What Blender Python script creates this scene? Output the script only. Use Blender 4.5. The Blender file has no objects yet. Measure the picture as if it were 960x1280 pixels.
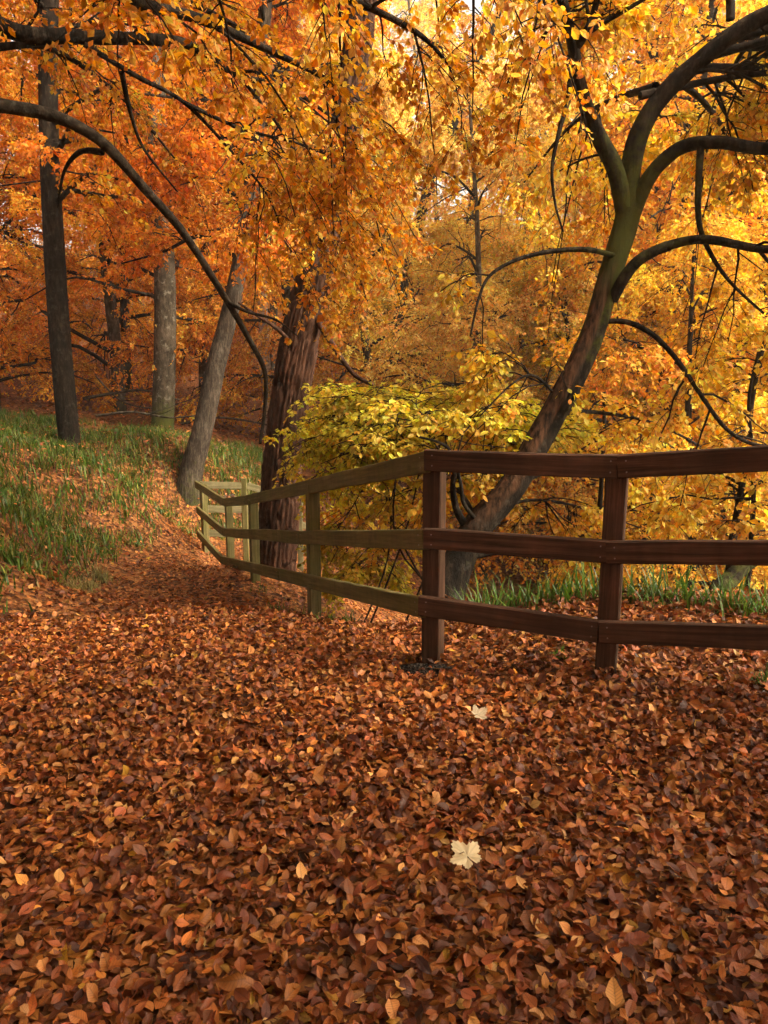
import bpy, math
import numpy as np
from mathutils import Vector, Matrix

# ------------------------------------------------------------------ camera, sky, sun, exposure
SC = bpy.context.scene
COL = SC.collection
CAM_H, PITCH, FPX = 1.5, math.radians(10.08), 900.0
cam_d = bpy.data.cameras.new('camera'); cam = bpy.data.objects.new('camera', cam_d); COL.objects.link(cam)
cam.location = (0, 0, CAM_H); cam.rotation_euler = (math.pi/2 - PITCH, 0, 0)
cam_d.sensor_fit = 'VERTICAL'; cam_d.sensor_height = 36.0; cam_d.lens = 36.0*FPX/1280.0
cam_d.clip_start = 0.05; cam_d.clip_end = 1000
SC.camera = cam

SUN_EL, SUN_AZ = math.radians(44), math.radians(112)      # azimuth from +Y towards +X
w = bpy.data.worlds.new('World'); SC.world = w; w.use_nodes = True
nt = w.node_tree; bg = nt.nodes['Background']
sky = nt.nodes.new('ShaderNodeTexSky'); sky.sky_type = 'NISHITA'; sky.sun_disc = False
sky.sun_elevation = SUN_EL; sky.sun_rotation = SUN_AZ
sky.air_density = 1.0; sky.dust_density = 6.0; sky.ozone_density = 0.6
hsv = nt.nodes.new('ShaderNodeHueSaturation'); hsv.inputs['Saturation'].default_value = .3      # thin cloud: a paler, warmer sky
wrm = nt.nodes.new('ShaderNodeMix'); wrm.data_type = 'RGBA'; wrm.blend_type = 'MULTIPLY'; wrm.inputs[0].default_value = 1.0; wrm.inputs[7].default_value = (1.06, 1.0, .86, 1)
nt.links.new(sky.outputs[0], hsv.inputs['Color']); nt.links.new(hsv.outputs[0], wrm.inputs[6]); nt.links.new(wrm.outputs[2], bg.inputs[0]); bg.inputs[1].default_value = 0.15
sun_d = bpy.data.lights.new('sun', 'SUN'); sun = bpy.data.objects.new('sun', sun_d); COL.objects.link(sun)
sun_d.energy = 2.9; sun_d.angle = math.radians(30); sun_d.color = (1.0, 0.86, 0.66)
sv = Vector((math.cos(SUN_EL)*math.sin(SUN_AZ), math.cos(SUN_EL)*math.cos(SUN_AZ), math.sin(SUN_EL)))
sun.rotation_euler = sv.to_track_quat('Z', 'Y').to_euler(); sun.location = sv*60
vs = SC.view_settings; vs.view_transform = 'Standard'; vs.look = 'None'; vs.gamma = 1.0
vs.use_curve_mapping = False; vs.exposure = 1.68
cy = SC.cycles; cy.use_denoising = True
try: cy.denoiser = 'OPENIMAGEDENOISE'
except Exception: pass
cy.max_bounces = 5; cy.diffuse_bounces = 5; cy.glossy_bounces = 2; cy.transmission_bounces = 4
cy.use_adaptive_sampling = True; cy.adaptive_threshold = 0.04; cy.sample_clamp_indirect = 6.0
cy.caustics_reflective = False; cy.caustics_refractive = False

# ------------------------------------------------------------------ basic helpers
TP, CP, SP_ = math.tan(PITCH), math.cos(PITCH), math.sin(PITCH)
def P(px, py, Y):
    """world point seen at photo pixel (px, py) whose world y is Y"""
    a, b = (px-480.0)/FPX, (640.0-py)/FPX
    d = np.array([a, CP + b*SP_, -SP_ + b*CP])
    return np.array([0, 0, CAM_H]) + d*(Y/d[1])
def project(p):
    q = p - np.array([0, 0, CAM_H])
    dep = q[..., 1]*CP - q[..., 2]*SP_
    up = q[..., 1]*SP_ + q[..., 2]*CP
    dd = np.where(np.abs(dep) < 1e-3, 1e-3, dep)
    return 480 + FPX*q[..., 0]/dd, 640 - FPX*up/dd, dep
def hsh(*ks):
    h = np.zeros(np.broadcast(*ks).shape, np.uint32) + np.uint32(2166136261)
    with np.errstate(over='ignore'):
        for k in ks:
            h = (h ^ (np.asarray(k).astype(np.int64) & 0xffffffff).astype(np.uint32)) * np.uint32(16777619)
            h ^= h >> np.uint32(13); h = h*np.uint32(0x85ebca6b); h ^= h >> np.uint32(16)
    return h.astype(np.float64)/4294967295.0
def vnoise(x, y, z=None, seed=0):
    z = np.zeros_like(x) if z is None else z
    xi, yi, zi = np.floor(x), np.floor(y), np.floor(z)
    fx, fy, fz = x-xi, y-yi, z-zi
    fx, fy, fz = [f*f*(3-2*f) for f in (fx, fy, fz)]
    r = 0
    for dx in (0, 1):
        for dy in (0, 1):
            for dz in (0, 1):
                wgt = (fx if dx else 1-fx)*(fy if dy else 1-fy)*(fz if dz else 1-fz)
                r = r + wgt*hsh(xi+dx, yi+dy, zi+dz, np.int64(seed))
    return r*2-1
def fbm(x, y, z=None, o=4, seed=0):
    r, a, t = 0, 1.0, 0
    for i in range(o):
        k = 2.0**i
        r = r + a*vnoise(x*k, y*k, None if z is None else z*k, seed+i); t += a; a *= .5
    return r/t
def nrm(v): return v/np.maximum(np.linalg.norm(v, axis=-1, keepdims=True), 1e-9)

def mesh(name, V, polys, col=None, uv=None, smooth=False, attr=None):
    """polys: list of (M,k) int arrays; col (N,3) per vertex; uv (N,2) per vertex; attr name->(N,)"""
    me = bpy.data.meshes.new(name)
    V = np.asarray(V, np.float32); me.vertices.add(len(V)); me.vertices.foreach_set('co', V.ravel())
    polys = [np.asarray(p, np.int32) for p in polys if len(p)]
    loops = np.concatenate([p.ravel() for p in polys])
    tot = np.concatenate([np.full(len(p), p.shape[1], np.int32) for p in polys])
    start = np.concatenate([[0], np.cumsum(tot)[:-1]]).astype(np.int32)
    me.loops.add(len(loops)); me.loops.foreach_set('vertex_index', loops)
    me.polygons.add(len(tot)); me.polygons.foreach_set('loop_start', start)
    me.polygons.foreach_set('loop_total', tot)
    me.polygons.foreach_set('use_smooth', np.full(len(tot), bool(smooth)))
    if uv is not None:
        l = me.uv_layers.new(name='UVMap'); l.data.foreach_set('uv', np.asarray(uv, np.float32)[loops].ravel())
    if col is not None:
        a = me.attributes.new('Col', 'FLOAT_COLOR', 'POINT')
        c = np.ones((len(V), 4), np.float32); c[:, :3] = col; a.data.foreach_set('color', c.ravel())
    for k, v in (attr or {}).items():
        a = me.attributes.new(k, 'FLOAT', 'POINT'); a.data.foreach_set('value', np.asarray(v, np.float32))
    me.update(calc_edges=True); me.validate()
    return me
def obj(name, me, mat=None, parent=None, loc=None, kind=None):
    o = bpy.data.objects.new(name, me); COL.objects.link(o)
    if mat is not None and me is not None and not me.materials: me.materials.append(mat)
    if parent is not None: o.parent = parent
    if loc is not None: o.location = loc
    if kind: o['kind'] = kind
    return o
def tag(o, label, cat=None, group=None, kind=None):
    o['label'] = label
    if cat: o['category'] = cat
    if group: o['group'] = group
    if kind: o['kind'] = kind
    return o
def empty(name, loc=(0, 0, 0)):
    o = bpy.data.objects.new(name, None); COL.objects.link(o); o.location = loc; o.empty_display_size = .2
    return o
class Geo:
    """collects vertex arrays and polygons"""
    def __init__(s): s.V = []; s.F = {}; s.C = []; s.U = []; s.n = 0; s.A = []
    def add(s, V, polys, col=None, uv=None, a=None):
        V = np.asarray(V, float).reshape(-1, 3)
        for p in polys:
            if len(p): s.F.setdefault(p.shape[1], []).append(p + s.n)
        s.V.append(V); s.n += len(V)
        s.C.append(np.zeros((len(V), 3)) if col is None else col)
        s.U.append(np.zeros((len(V), 2)) if uv is None else uv)
        s.A.append(np.zeros(len(V)) if a is None else a)
    def mesh(s, name, smooth=False):
        return mesh(name, np.concatenate(s.V), [np.concatenate(v) for v in s.F.values()], np.concatenate(s.C),
                    np.concatenate(s.U), smooth, {'Mask': np.concatenate(s.A)})

# ------------------------------------------------------------------ materials
def newmat(name):
    m = bpy.data.materials.new(name); m.use_nodes = True; t = m.node_tree
    for n in list(t.nodes): t.nodes.remove(n)
    def N(kind, **kw):
        n = t.nodes.new('ShaderNode'+kind)
        for k, v in kw.items():
            if k.startswith('i_'):
                key = k[2:]; n.inputs[int(key) if key.isdigit() else key.replace('_', ' ')].default_value = v
            else: setattr(n, k, v)
        return n
    return m, t, N, lambda a, b: t.links.new(a, b)
def ramp(N, stops, interp='LINEAR'):
    r = N('ValToRGB'); e = r.color_ramp; e.interpolation = interp
    while len(e.elements) < len(stops): e.elements.new(.5)
    for el, (p, c) in zip(e.elements, stops): el.position = p; el.color = (*c, 1)
    return r
def leaf_material(name, trans=.45, veins=True, rough=.55, spec=.3, bump=.25, tsat=1.0):
    m, t, N, L = newmat(name)
    at = N('Attribute', attribute_name='Col')
    geo = N('NewGeometry'); tc = N('TexCoord')
    nz = N('TexNoise', i_Scale=9.0, i_Detail=2.0); L(geo.outputs['Position'], nz.inputs['Vector'])
    mr = N('MapRange', i_1=.25, i_2=.75, i_3=.72, i_4=1.25); L(nz.outputs[0], mr.inputs[0])
    mul = N('Mix', data_type='RGBA', blend_type='MULTIPLY', i_0=1.0)
    L(at.outputs['Color'], mul.inputs[6]); L(mr.outputs[0], mul.inputs[7]); colr = mul.outputs[2]
    bs = N('BsdfPrincipled'); bs.inputs['Roughness'].default_value = rough
    bs.inputs['Specular IOR Level'].default_value = spec
    tr = N('BsdfTranslucent'); mx = N('MixShader', i_0=trans); out = N('OutputMaterial')
    if veins:
        sep = N('SeparateXYZ'); L(tc.outputs['UV'], sep.inputs[0])
        ab = N('Math', operation='ABSOLUTE'); L(sep.outputs[1], ab.inputs[0])
        v1 = N('Math', operation='MULTIPLY_ADD', i_1=-.55); L(ab.outputs[0], v1.inputs[0]); L(sep.outputs[0], v1.inputs[2])
        v2 = N('Math', operation='MULTIPLY', i_1=56.0); L(v1.outputs[0], v2.inputs[0])
        sn = N('Math', operation='SINE'); L(v2.outputs[0], sn.inputs[0])
        vr = N('MapRange', i_1=.55, i_2=1.0, i_3=1.0, i_4=.62); L(sn.outputs[0], vr.inputs[0])
        mid = N('MapRange', i_1=0.0, i_2=.045, i_3=.6, i_4=1.0); L(ab.outputs[0], mid.inputs[0])
        mm = N('Math', operation='MULTIPLY'); L(vr.outputs[0], mm.inputs[0]); L(mid.outputs[0], mm.inputs[1])
        m2 = N('Mix', data_type='RGBA', blend_type='MULTIPLY', i_0=.75); L(colr, m2.inputs[6]); L(mm.outputs[0], m2.inputs[7])
        colr = m2.outputs[2]
        bp = N('Bump', i_Strength=bump, i_Distance=.003); L(mm.outputs[0], bp.inputs['Height'])
        L(bp.outputs[0], bs.inputs['Normal'])
    L(colr, bs.inputs['Base Color'])
    hs = N('HueSaturation', i_Saturation=tsat, i_Value=1.15); L(colr, hs.inputs['Color']); L(hs.outputs[0], tr.inputs[0])
    L(bs.outputs[0], mx.inputs[1]); L(tr.outputs[0], mx.inputs[2]); L(mx.outputs[0], out.inputs[0])
    return m
def bark_material(name, dark, mid, light, scale=(14, 14, 3), moss=(.065, .072, .014), mask=None, bump=.6, lichen=.0, plates=False):
    m, t, N, L = newmat(name)
    tc = N('TexCoord'); mp = N('Mapping'); mp.inputs['Scale'].default_value = scale; L(tc.outputs['Object'], mp.inputs[0])
    nz = N('TexNoise', i_Scale=1.0, i_Detail=10.0, i_Roughness=.72); L(mp.outputs[0], nz.inputs['Vector'])
    rp = ramp(N, [(.36, dark), (.5, mid), (.66, light)]); L(nz.outputs[0], rp.inputs[0]); c = rp.outputs[0]
    big = N('TexNoise', i_Scale=2.2, i_Detail=5.0); L(tc.outputs['Object'], big.inputs['Vector'])
    br = N('MapRange', i_1=.3, i_2=.7, i_3=.65, i_4=1.3); L(big.outputs[0], br.inputs[0])
    mu = N('Mix', data_type='RGBA', blend_type='MULTIPLY', i_0=1.0); L(c, mu.inputs[6]); L(br.outputs[0], mu.inputs[7]); c = mu.outputs[2]
    if lichen:
        ln = N('TexNoise', i_Scale=7.0, i_Detail=6.0, i_Roughness=.7); L(tc.outputs['Object'], ln.inputs['Vector'])
        lr = N('MapRange', i_1=.56, i_2=.66, i_3=0., i_4=lichen); L(ln.outputs[0], lr.inputs[0])
        ml = N('Mix', data_type='RGBA'); ml.inputs[7].default_value = (.30, .29, .23, 1); L(lr.outputs[0], ml.inputs[0]); L(c, ml.inputs[6]); c = ml.outputs[2]
    at = N('Attribute', attribute_name='Mask')
    mn = N('TexNoise', i_Scale=11.0, i_Detail=6.0, i_Roughness=.7); L(tc.outputs['Object'], mn.inputs['Vector'])
    ma = N('Math', operation='MULTIPLY_ADD', i_1=1.3, i_2=-.62); L(mn.outputs[0], ma.inputs[0])
    ms = N('Math', operation='ADD'); L(ma.outputs[0], ms.inputs[0]); L(at.outputs['Fac'], ms.inputs[1])
    mr = N('MapRange', i_1=.35, i_2=.75); L(ms.outputs[0], mr.inputs[0])
    mg = N('Mix', data_type='RGBA'); mg.inputs[7].default_value = (*moss, 1); L(mr.outputs[0], mg.inputs[0]); L(c, mg.inputs[6]); c = mg.outputs[2]
    at2 = N('Attribute', attribute_name='Col')            # red channel: bare wood showing through the bark
    sp = N('SeparateColor'); L(at2.outputs['Color'], sp.inputs[0])
    wn = N('Mapping'); wn.inputs['Scale'].default_value = (40, 40, 5); L(tc.outputs['Object'], wn.inputs[0])
    w2 = N('TexNoise', i_Scale=1.0, i_Detail=4.0); L(wn.outputs[0], w2.inputs['Vector'])
    wr = ramp(N, [(.35, (.012, .007, .004)), (.65, (.10, .05, .026))]); L(w2.outputs[0], wr.inputs[0])
    mw = N('Mix', data_type='RGBA'); L(sp.outputs[0], mw.inputs[0]); L(c, mw.inputs[6]); L(wr.outputs[0], mw.inputs[7]); c = mw.outputs[2]
    bs = N('BsdfPrincipled'); bs.inputs['Roughness'].default_value = .9; bs.inputs['Specular IOR Level'].default_value = .1
    L(c, bs.inputs['Base Color'])
    bp = N('Bump', i_Strength=bump, i_Distance=.035); L(nz.outputs[0], bp.inputs['Height']); L(bp.outputs[0], bs.inputs['Normal'])
    out = N('OutputMaterial'); L(bs.outputs[0], out.inputs[0])
    return m
def wood_material(name, a, b, c3, algae=0.0, algae_col=(.075, .075, .016)):
    m, t, N, L = newmat(name)
    tc = N('TexCoord'); oi = N('ObjectInfo')
    off = N('VectorMath', operation='ADD'); L(tc.outputs['Object'], off.inputs[0])
    sc = N('VectorMath', operation='SCALE', i_3=37.0); cx = N('CombineXYZ'); L(oi.outputs['Random'], cx.inputs[0]); L(oi.outputs['Random'], cx.inputs[1])
    L(cx.outputs[0], sc.inputs[0]); L(sc.outputs[0], off.inputs[1])
    mp = N('Mapping'); mp.inputs['Scale'].default_value = (1.6, 45, 45); L(off.outputs[0], mp.inputs[0])
    g = N('TexNoise', i_Scale=1.0, i_Detail=8.0, i_Roughness=.7, i_Distortion=.6); L(mp.outputs[0], g.inputs['Vector'])
    rp = ramp(N, [(.36, a), (.5, b), (.66, c3)]); L(g.outputs[0], rp.inputs[0]); c = rp.outputs[0]
    bn = N('TexNoise', i_Scale=3.5, i_Detail=5.0, i_Roughness=.6); L(off.outputs[0], bn.inputs['Vector'])
    br = N('MapRange', i_1=.3, i_2=.7, i_3=.7, i_4=1.25); L(bn.outputs[0], br.inputs[0])
    mu = N('Mix', data_type='RGBA', blend_type='MULTIPLY', i_0=1.0); L(c, mu.inputs[6]); L(br.outputs[0], mu.inputs[7]); c = mu.outputs[2]
    mp3 = N('Mapping'); mp3.inputs['Scale'].default_value = (5, 9, 9); L(off.outputs[0], mp3.inputs[0])
    kn = N('TexVoronoi', i_Scale=.55); L(mp3.outputs[0], kn.inputs['Vector'])
    kr = N('MapRange', i_1=.04, i_2=.12, i_3=.45, i_4=1.0); L(kn.outputs['Distance'], kr.inputs[0])
    mk = N('Mix', data_type='RGBA', blend_type='MULTIPLY', i_0=1.0); L(c, mk.inputs[6]); L(kr.outputs[0], mk.inputs[7]); c = mk.outputs[2]
    if algae:
        an = N('TexNoise', i_Scale=4.5, i_Detail=7.0, i_Roughness=.7); L(off.outputs[0], an.inputs['Vector'])
        ar = N('MapRange', i_1=.38, i_2=.66, i_3=.1, i_4=algae); L(an.outputs[0], ar.inputs[0])
        mg = N('Mix', data_type='RGBA'); mg.inputs[7].default_value = (*algae_col, 1); L(ar.outputs[0], mg.inputs[0]); L(c, mg.inputs[6]); c = mg.outputs[2]
    # streaks of dirt running down the faces
    mp2 = N('Mapping'); mp2.inputs['Scale'].default_value = (22, 22, 1.2); L(off.outputs[0], mp2.inputs[0])
    s2 = N('TexNoise', i_Scale=1.0, i_Detail=4.0); L(mp2.outputs[0], s2.inputs['Vector'])
    s3 = N('MapRange', i_1=.35, i_2=.6, i_3=.68, i_4=1.08); L(s2.outputs[0], s3.inputs[0])
    m3 = N('Mix', data_type='RGBA', blend_type='MULTIPLY', i_0=.4); L(c, m3.inputs[6]); L(s3.outputs[0], m3.inputs[7]); c = m3.outputs[2]
    bs = N('BsdfPrincipled'); bs.inputs['Roughness'].default_value = .7; bs.inputs['Specular IOR Level'].default_value = .15
    L(c, bs.inputs['Base Color'])
    bp = N('Bump', i_Strength=.5, i_Distance=.004); L(g.outputs[0], bp.inputs['Height']); L(bp.outputs[0], bs.inputs['Normal'])
    out = N('OutputMaterial'); L(bs.outputs[0], out.inputs[0])
    return m
def ground_material(name, stops, scale):
    m, t, N, L = newmat(name)
    geo = N('NewGeometry')
    vo = N('TexVoronoi', i_Scale=scale, i_Randomness=1.0); L(geo.outputs['Position'], vo.inputs['Vector'])
    sp = N('SeparateColor'); L(vo.outputs['Color'], sp.inputs[0])
    rp = ramp(N, stops); L(sp.outputs[0], rp.inputs[0]); c = rp.outputs[0]
    nz = N('TexNoise', i_Scale=.9, i_Detail=6.0, i_Roughness=.6); L(geo.outputs['Position'], nz.inputs['Vector'])
    br = N('MapRange', i_1=.3, i_2=.7, i_3=.65, i_4=1.3); L(nz.outputs[0], br.inputs[0])
    mu = N('Mix', data_type='RGBA', blend_type='MULTIPLY', i_0=1.0); L(c, mu.inputs[6]); L(br.outputs[0], mu.inputs[7])
    bs = N('BsdfPrincipled'); bs.inputs['Roughness'].default_value = .9; bs.inputs['Specular IOR Level'].default_value = .2
    L(mu.outputs[2], bs.inputs['Base Color'])
    bp = N('Bump', i_Strength=.8, i_Distance=.03); L(vo.outputs['Distance'], bp.inputs['Height']); L(bp.outputs[0], bs.inputs['Normal'])
    out = N('OutputMaterial'); L(bs.outputs[0], out.inputs[0])
    return m
M_litter = leaf_material('fallen_leaf', .12, True, .5, .35, .5)
M_leaf = leaf_material('autumn_leaf', .5, True, .5, .3, .2, 1.05)
M_far = leaf_material('autumn_leaf_far', .5, False, .6, .2, .0, 1.05)
M_grass = leaf_material('grass_blade', .35, False, .45, .4, .0)
M_pale = leaf_material('pale_leaf', .3, False, .6, .3, .0)
M_soil = ground_material('leaf_mould', [(.0, (.035, .014, .006)), (.4, (.12, .042, .012)), (.75, (.22, .08, .02)), (1., (.30, .13, .04))], 22.0)
M_earth = ground_material('bare_earth', [(.0, (.012, .009, .006)), (.6, (.03, .02, .013)), (1., (.06, .042, .028))], 60.0)
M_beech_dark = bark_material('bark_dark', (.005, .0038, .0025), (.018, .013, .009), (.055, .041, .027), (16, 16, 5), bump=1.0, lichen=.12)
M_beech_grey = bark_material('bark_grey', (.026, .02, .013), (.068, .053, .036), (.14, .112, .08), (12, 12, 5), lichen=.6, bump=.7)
M_oak = bark_material('bark_oak', (.018, .013, .009), (.055, .042, .030), (.135, .105, .078), (30, 30, 5), bump=1.0, lichen=.15)
M_limb = bark_material('bark_limb', (.012, .009, .006), (.036, .027, .018), (.085, .066, .046), (18, 18, 14), bump=.8, lichen=.2)
M_pine = bark_material('bark_pine', (.016, .008, .005), (.058, .027, .016), (.125, .062, .038), (20, 20, 5), bump=.8)
M_twig = bark_material('bark_twig', (.010, .007, .005), (.022, .015, .010), (.045, .032, .022), (20, 20, 20))
M_birch = bark_material('bark_birch', (.10, .075, .06), (.45, .38, .32), (.62, .55, .48), (8, 8, 16))
M_brown = wood_material('brown_stained_wood', (.022, .0105, .006), (.064, .028, .016), (.125, .062, .038), .25, (.05, .035, .014))
M_olive = wood_material('weathered_wood', (.05, .036, .013), (.12, .092, .036), (.21, .17, .075), .75, (.10, .098, .022))
M_olive_sunlit = wood_material('olive_wood_sunlit', (.05, .04, .02), (.12, .098, .05), (.21, .175, .10), .4)  # olive wood again, with sunlight on the far return put into its colour
m_, t_, N_, L_ = newmat('nail_steel'); b_ = N_('BsdfPrincipled'); b_.inputs['Base Color'].default_value = (.25, .22, .2, 1)
b_.inputs['Metallic'].default_value = .7; b_.inputs['Roughness'].default_value = .5; L_(b_.outputs[0], N_('OutputMaterial').inputs[0]); M_nail = m_

# ------------------------------------------------------------------ terrain
fence_px = dict(C=(535, 838, 3.86), D=(752, 846, 3.48), B=(390, 774, 5.68), A2=(315, 742, 7.8), A=(284, 715, 9.8), Z=(253, 692, 11.4))
anch = [P(*v) for v in fence_px.values()]
for a in [(0, 765, 5.5), (60, 722, 7.4), (130, 682, 10), (200, 652, 13), (240, 640, 13.8), (237, 598, 14.0), (88, 558, 14.0), (203, 540, 19.),
          (0, 558, 11.), (0, 640, 7.5), (0, 700, 6.3), (300, 540, 22), (300, 500, 30), (300, 575, 16), (345, 708, 9.), (150, 600, 11.5), (120, 545, 17)]:
    anch.append(P(*a))
anch += [np.array(a, float) for a in [
    (0, 0, 0), (-2, 0, .05), (2, 0, 0), (-1.5, 2, 0), (1.5, 2, 0), (0, 3, -.02), (-1.2, 4, -.08), (0, -5, .1), (-4, -3, .45), (4, -4, 0), (-6, 2, .95), (-3.4, 2, .2),
    (-1.5, 5.6, -.32), (2.4, 3.0, .03), (3, 0, 0), (3.4, 3.4, .1),
    (.75, 4.4, .0), (1.1, 4.7, .05), (2.2, 4.4, .14), (1.6, 4.6, .11), (3.2, 4.6, .14), (4.5, 4, .1), (6, 3, -.1),
    (1.5, 6.2, -.75), (2.8, 6.0, -.65), (.3, 5.6, -.5), (0, 7.5, -1.3), (-.5, 9.8, -1.65), (-1.0, 12.5, -1.9), (.5, 12, -2.6), (4.5, 6.5, -.9), (6.5, 6.5, -1.5),
    (3, 9, -2.4), (5, 14, -3.6), (2, 16, -3.0), (8, 20, -4), (12, 12, -4.), (15, 25, -2.2), (6, 30, -.8), (10, 45, 7), (20, 40, 5), (25, 20, -2), (35, 40, 7), (30, 60, 15),
    (-15, 10, 1.6), (-20, 25, 3.2), (-12, 35, 3.8), (-30, 15, 4.5), (-30, 40, 8), (-3, 40, 3.2), (0, 55, 9), (0, 70, 14), (-30, 70, 14), (60, 70, 20), (60, 20, 4), (60, -15, 4), (-50, -15, 6), (-50, 30, 9), (10, -15, .5), (-10, -15, 1.5)]]
anch = np.array(anch)
def _tps():
    X = anch[:, :2]; n = len(X)
    r2 = ((X[:, None]-X[None])**2).sum(-1); K = .5*r2*np.log(np.maximum(r2, 1e-12))
    Pm = np.c_[np.ones(n), X]; A = np.zeros((n+3, n+3)); A[:n, :n] = K + np.eye(n)*.05; A[:n, n:] = Pm; A[n:, :n] = Pm.T
    return np.linalg.solve(A, np.r_[anch[:, 2], 0, 0, 0])
TW = _tps()
def hgt(x, y, bump=True):
    x = np.asarray(x, float); y = np.asarray(y, float); sh = np.broadcast(x, y).shape
    xf = np.clip(np.broadcast_to(x, sh).ravel(), -50, 60); yf = np.clip(np.broadcast_to(y, sh).ravel(), -15, 70)
    out = np.empty(len(xf))
    for i in range(0, len(xf), 20000):
        a, b = xf[i:i+20000], yf[i:i+20000]
        r2 = (a[:, None]-anch[:, 0])**2 + (b[:, None]-anch[:, 1])**2
        out[i:i+20000] = (.5*r2*np.log(np.maximum(r2, 1e-12))) @ TW[:-3] + TW[-3] + TW[-2]*a + TW[-1]*b
    if bump:
        d = np.hypot(xf, yf)
        out += .035*fbm(xf*1.3, yf*1.3, seed=5, o=3) + np.clip((d-8)/20, 0, 1)*.35*fbm(xf*.35, yf*.35, seed=9, o=3)
    return out.reshape(sh)
def G(x, y): return float(hgt(np.array([x]), np.array([y]))[0])
n = 170
s = np.linspace(-1, 1, n); gx = 3.2*np.sinh(s*4.35); s2 = np.linspace(-.62, 1, n); gy = 3.6 + 3.4*np.sinh(s2*4.3)
XX, YY = np.meshgrid(gx, gy); ZZ = hgt(XX, YY)
ii = (np.arange(n-1)[:, None]*n + np.arange(n-1)[None]).ravel()
ground = obj('ground', mesh('ground', np.c_[XX.ravel(), YY.ravel(), ZZ.ravel()], [np.c_[ii, ii+1, ii+n+1, ii+n]], smooth=True), M_soil, kind='structure')
ground['label'] = 'woodland floor and path sloping down beside the fence'

# ------------------------------------------------------------------ leaf templates and scattering
def leaf_template(nst, width, curl, fold, twist, rng, wob=.0):
    """elliptic leaf from base (0,0,0) to about (1,0,0); V fold on the midrib, curled lengthwise"""
    ts = (np.arange(nst)+1)/(nst+1.)
    ws = width*np.sin(np.pi*ts**.88)**.8
    V = [(0, 0, 0)]; U = [(0, 0)]
    for t, h in zip(ts, ws):
        ang = twist*(t-.5)
        for sd in (1, 0, -1):
            y, z = sd*h, abs(sd)*h*fold
            y2, z2 = y*math.cos(ang)-z*math.sin(ang), y*math.sin(ang)+z*math.cos(ang)
            j = wob*rng.normal() if sd else 0
            V.append((t + .3*abs(sd)*h*0, y2*(1+j), z2 + wob*.6*rng.normal()*abs(sd))); U.append((t, y))
    V.append((1, 0, 0)); U.append((1, 0)); V = np.array(V, float)
    if abs(curl) > 1e-3:                                        # bend along x
        th = V[:, 0]*curl; R = 1/curl
        V = np.c_[np.sin(th)*R - V[:, 2]*np.sin(th), V[:, 1], (1-np.cos(th))*R + V[:, 2]*np.cos(th)]
    tri = [(0, 2, 1), (0, 3, 2)]; quad = []
    for k in range(nst-1):
        a = 1+3*k
        quad += [(a, a+1, a+4, a+3), (a+1, a+2, a+5, a+4)]
    a = 1+3*(nst-1); e = len(V)-1
    tri += [(a, a+1, e), (a+1, a+2, e)]
    return V, np.array(tri), np.array(quad, int).reshape(-1, 4), np.array(U)
def diamond_template(width, fold):
    V = np.array([(0, 0, 0), (.45, width, fold*width), (1, 0, 0), (.45, -width, fold*width)], float)
    return V, np.array([(0, 2, 1), (0, 3, 2)]), np.zeros((0, 4), int), np.array([(0, 0), (.45, width), (1, 0), (.45, -width)])
def frames(xdir, normal):
    x = nrm(xdir); y = nrm(np.cross(normal, x)); z = np.cross(x, y)
    return np.stack([x, y, z], -1)                              # columns
def scatter(pos, R, size, col, templates, rng, geo=None):
    geo = geo or Geo(); ti = rng.integers(0, len(templates), len(pos))
    for k, (V, tri, quad, U) in enumerate(templates):
        w = np.where(ti == k)[0]
        if not len(w): continue
        nv = len(V)
        W = np.einsum('nij,vj->nvi', R[w], V)*size[w][:, None, None] + pos[w][:, None]
        off = (np.arange(len(w))*nv)[:, None, None]
        geo.add(W.reshape(-1, 3), [(tri[None]+off).reshape(-1, 3), (quad[None]+off).reshape(-1, 4) if len(quad) else np.zeros((0, 4), int)],
                np.repeat(col[w], nv, 0), np.tile(U, (len(w), 1)))
    return geo
def palette(rng, n, cols, wts, jit=.22):
    cols = np.array(cols, float); i = rng.choice(len(cols), n, p=np.array(wts)/np.sum(wts))
    j = np.exp(rng.normal(0, jit, (n, 1)))*np.exp(rng.normal(0, .07, (n, 3)))
    return np.clip(cols[i]*j, 0, .9)
trng = np.random.default_rng(3)
T_fine = [leaf_template(3, trng.uniform(.24, .34), trng.uniform(-1.5, 1.9), trng.uniform(-.6, 1.1), trng.normal()*1.3, trng, .10) for _ in range(14)]
T_near = [leaf_template(3, trng.uniform(.23, .31), trng.uniform(-1.5, 1.9), trng.uniform(-.6, 1.1), trng.normal()*1.3, trng, .05) for _ in range(16)]
T_mid = [leaf_template(2, trng.uniform(.28, .36), trng.uniform(-1.0, 1.4), trng.uniform(-.5, .8), trng.normal()*.8, trng, .1) for _ in range(10)]
T_low = [leaf_template(1, trng.uniform(.28, .36), trng.uniform(-.6, .9), trng.uniform(-.5, .8), trng.normal()*.5, trng, .1) for _ in range(8)]
T_low2 = [leaf_template(1, trng.uniform(.33, .39), trng.uniform(-.5, .3), trng.uniform(-.1, .4), trng.normal()*.3, trng, .05) for _ in range(6)]
T_tree = [leaf_template(2, trng.uniform(.29, .35), trng.uniform(-.5, .3), trng.uniform(-.1, .4), trng.normal()*.4, trng, .05) for _ in range(6)]
T_dia = [diamond_template(.34, .25), diamond_template(.30, -.2), diamond_template(.36, .5)]
LITTER = [(.33, .105, .018), (.25, .068, .013), (.39, .145, .028), (.16, .042, .010), (.09, .025, .009), (.46, .21, .06), (.30, .088, .03), (.45, .21, .02)]
LITW = [5, 5, 3.5, 5, 4, 1.6, 2, .4]

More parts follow.
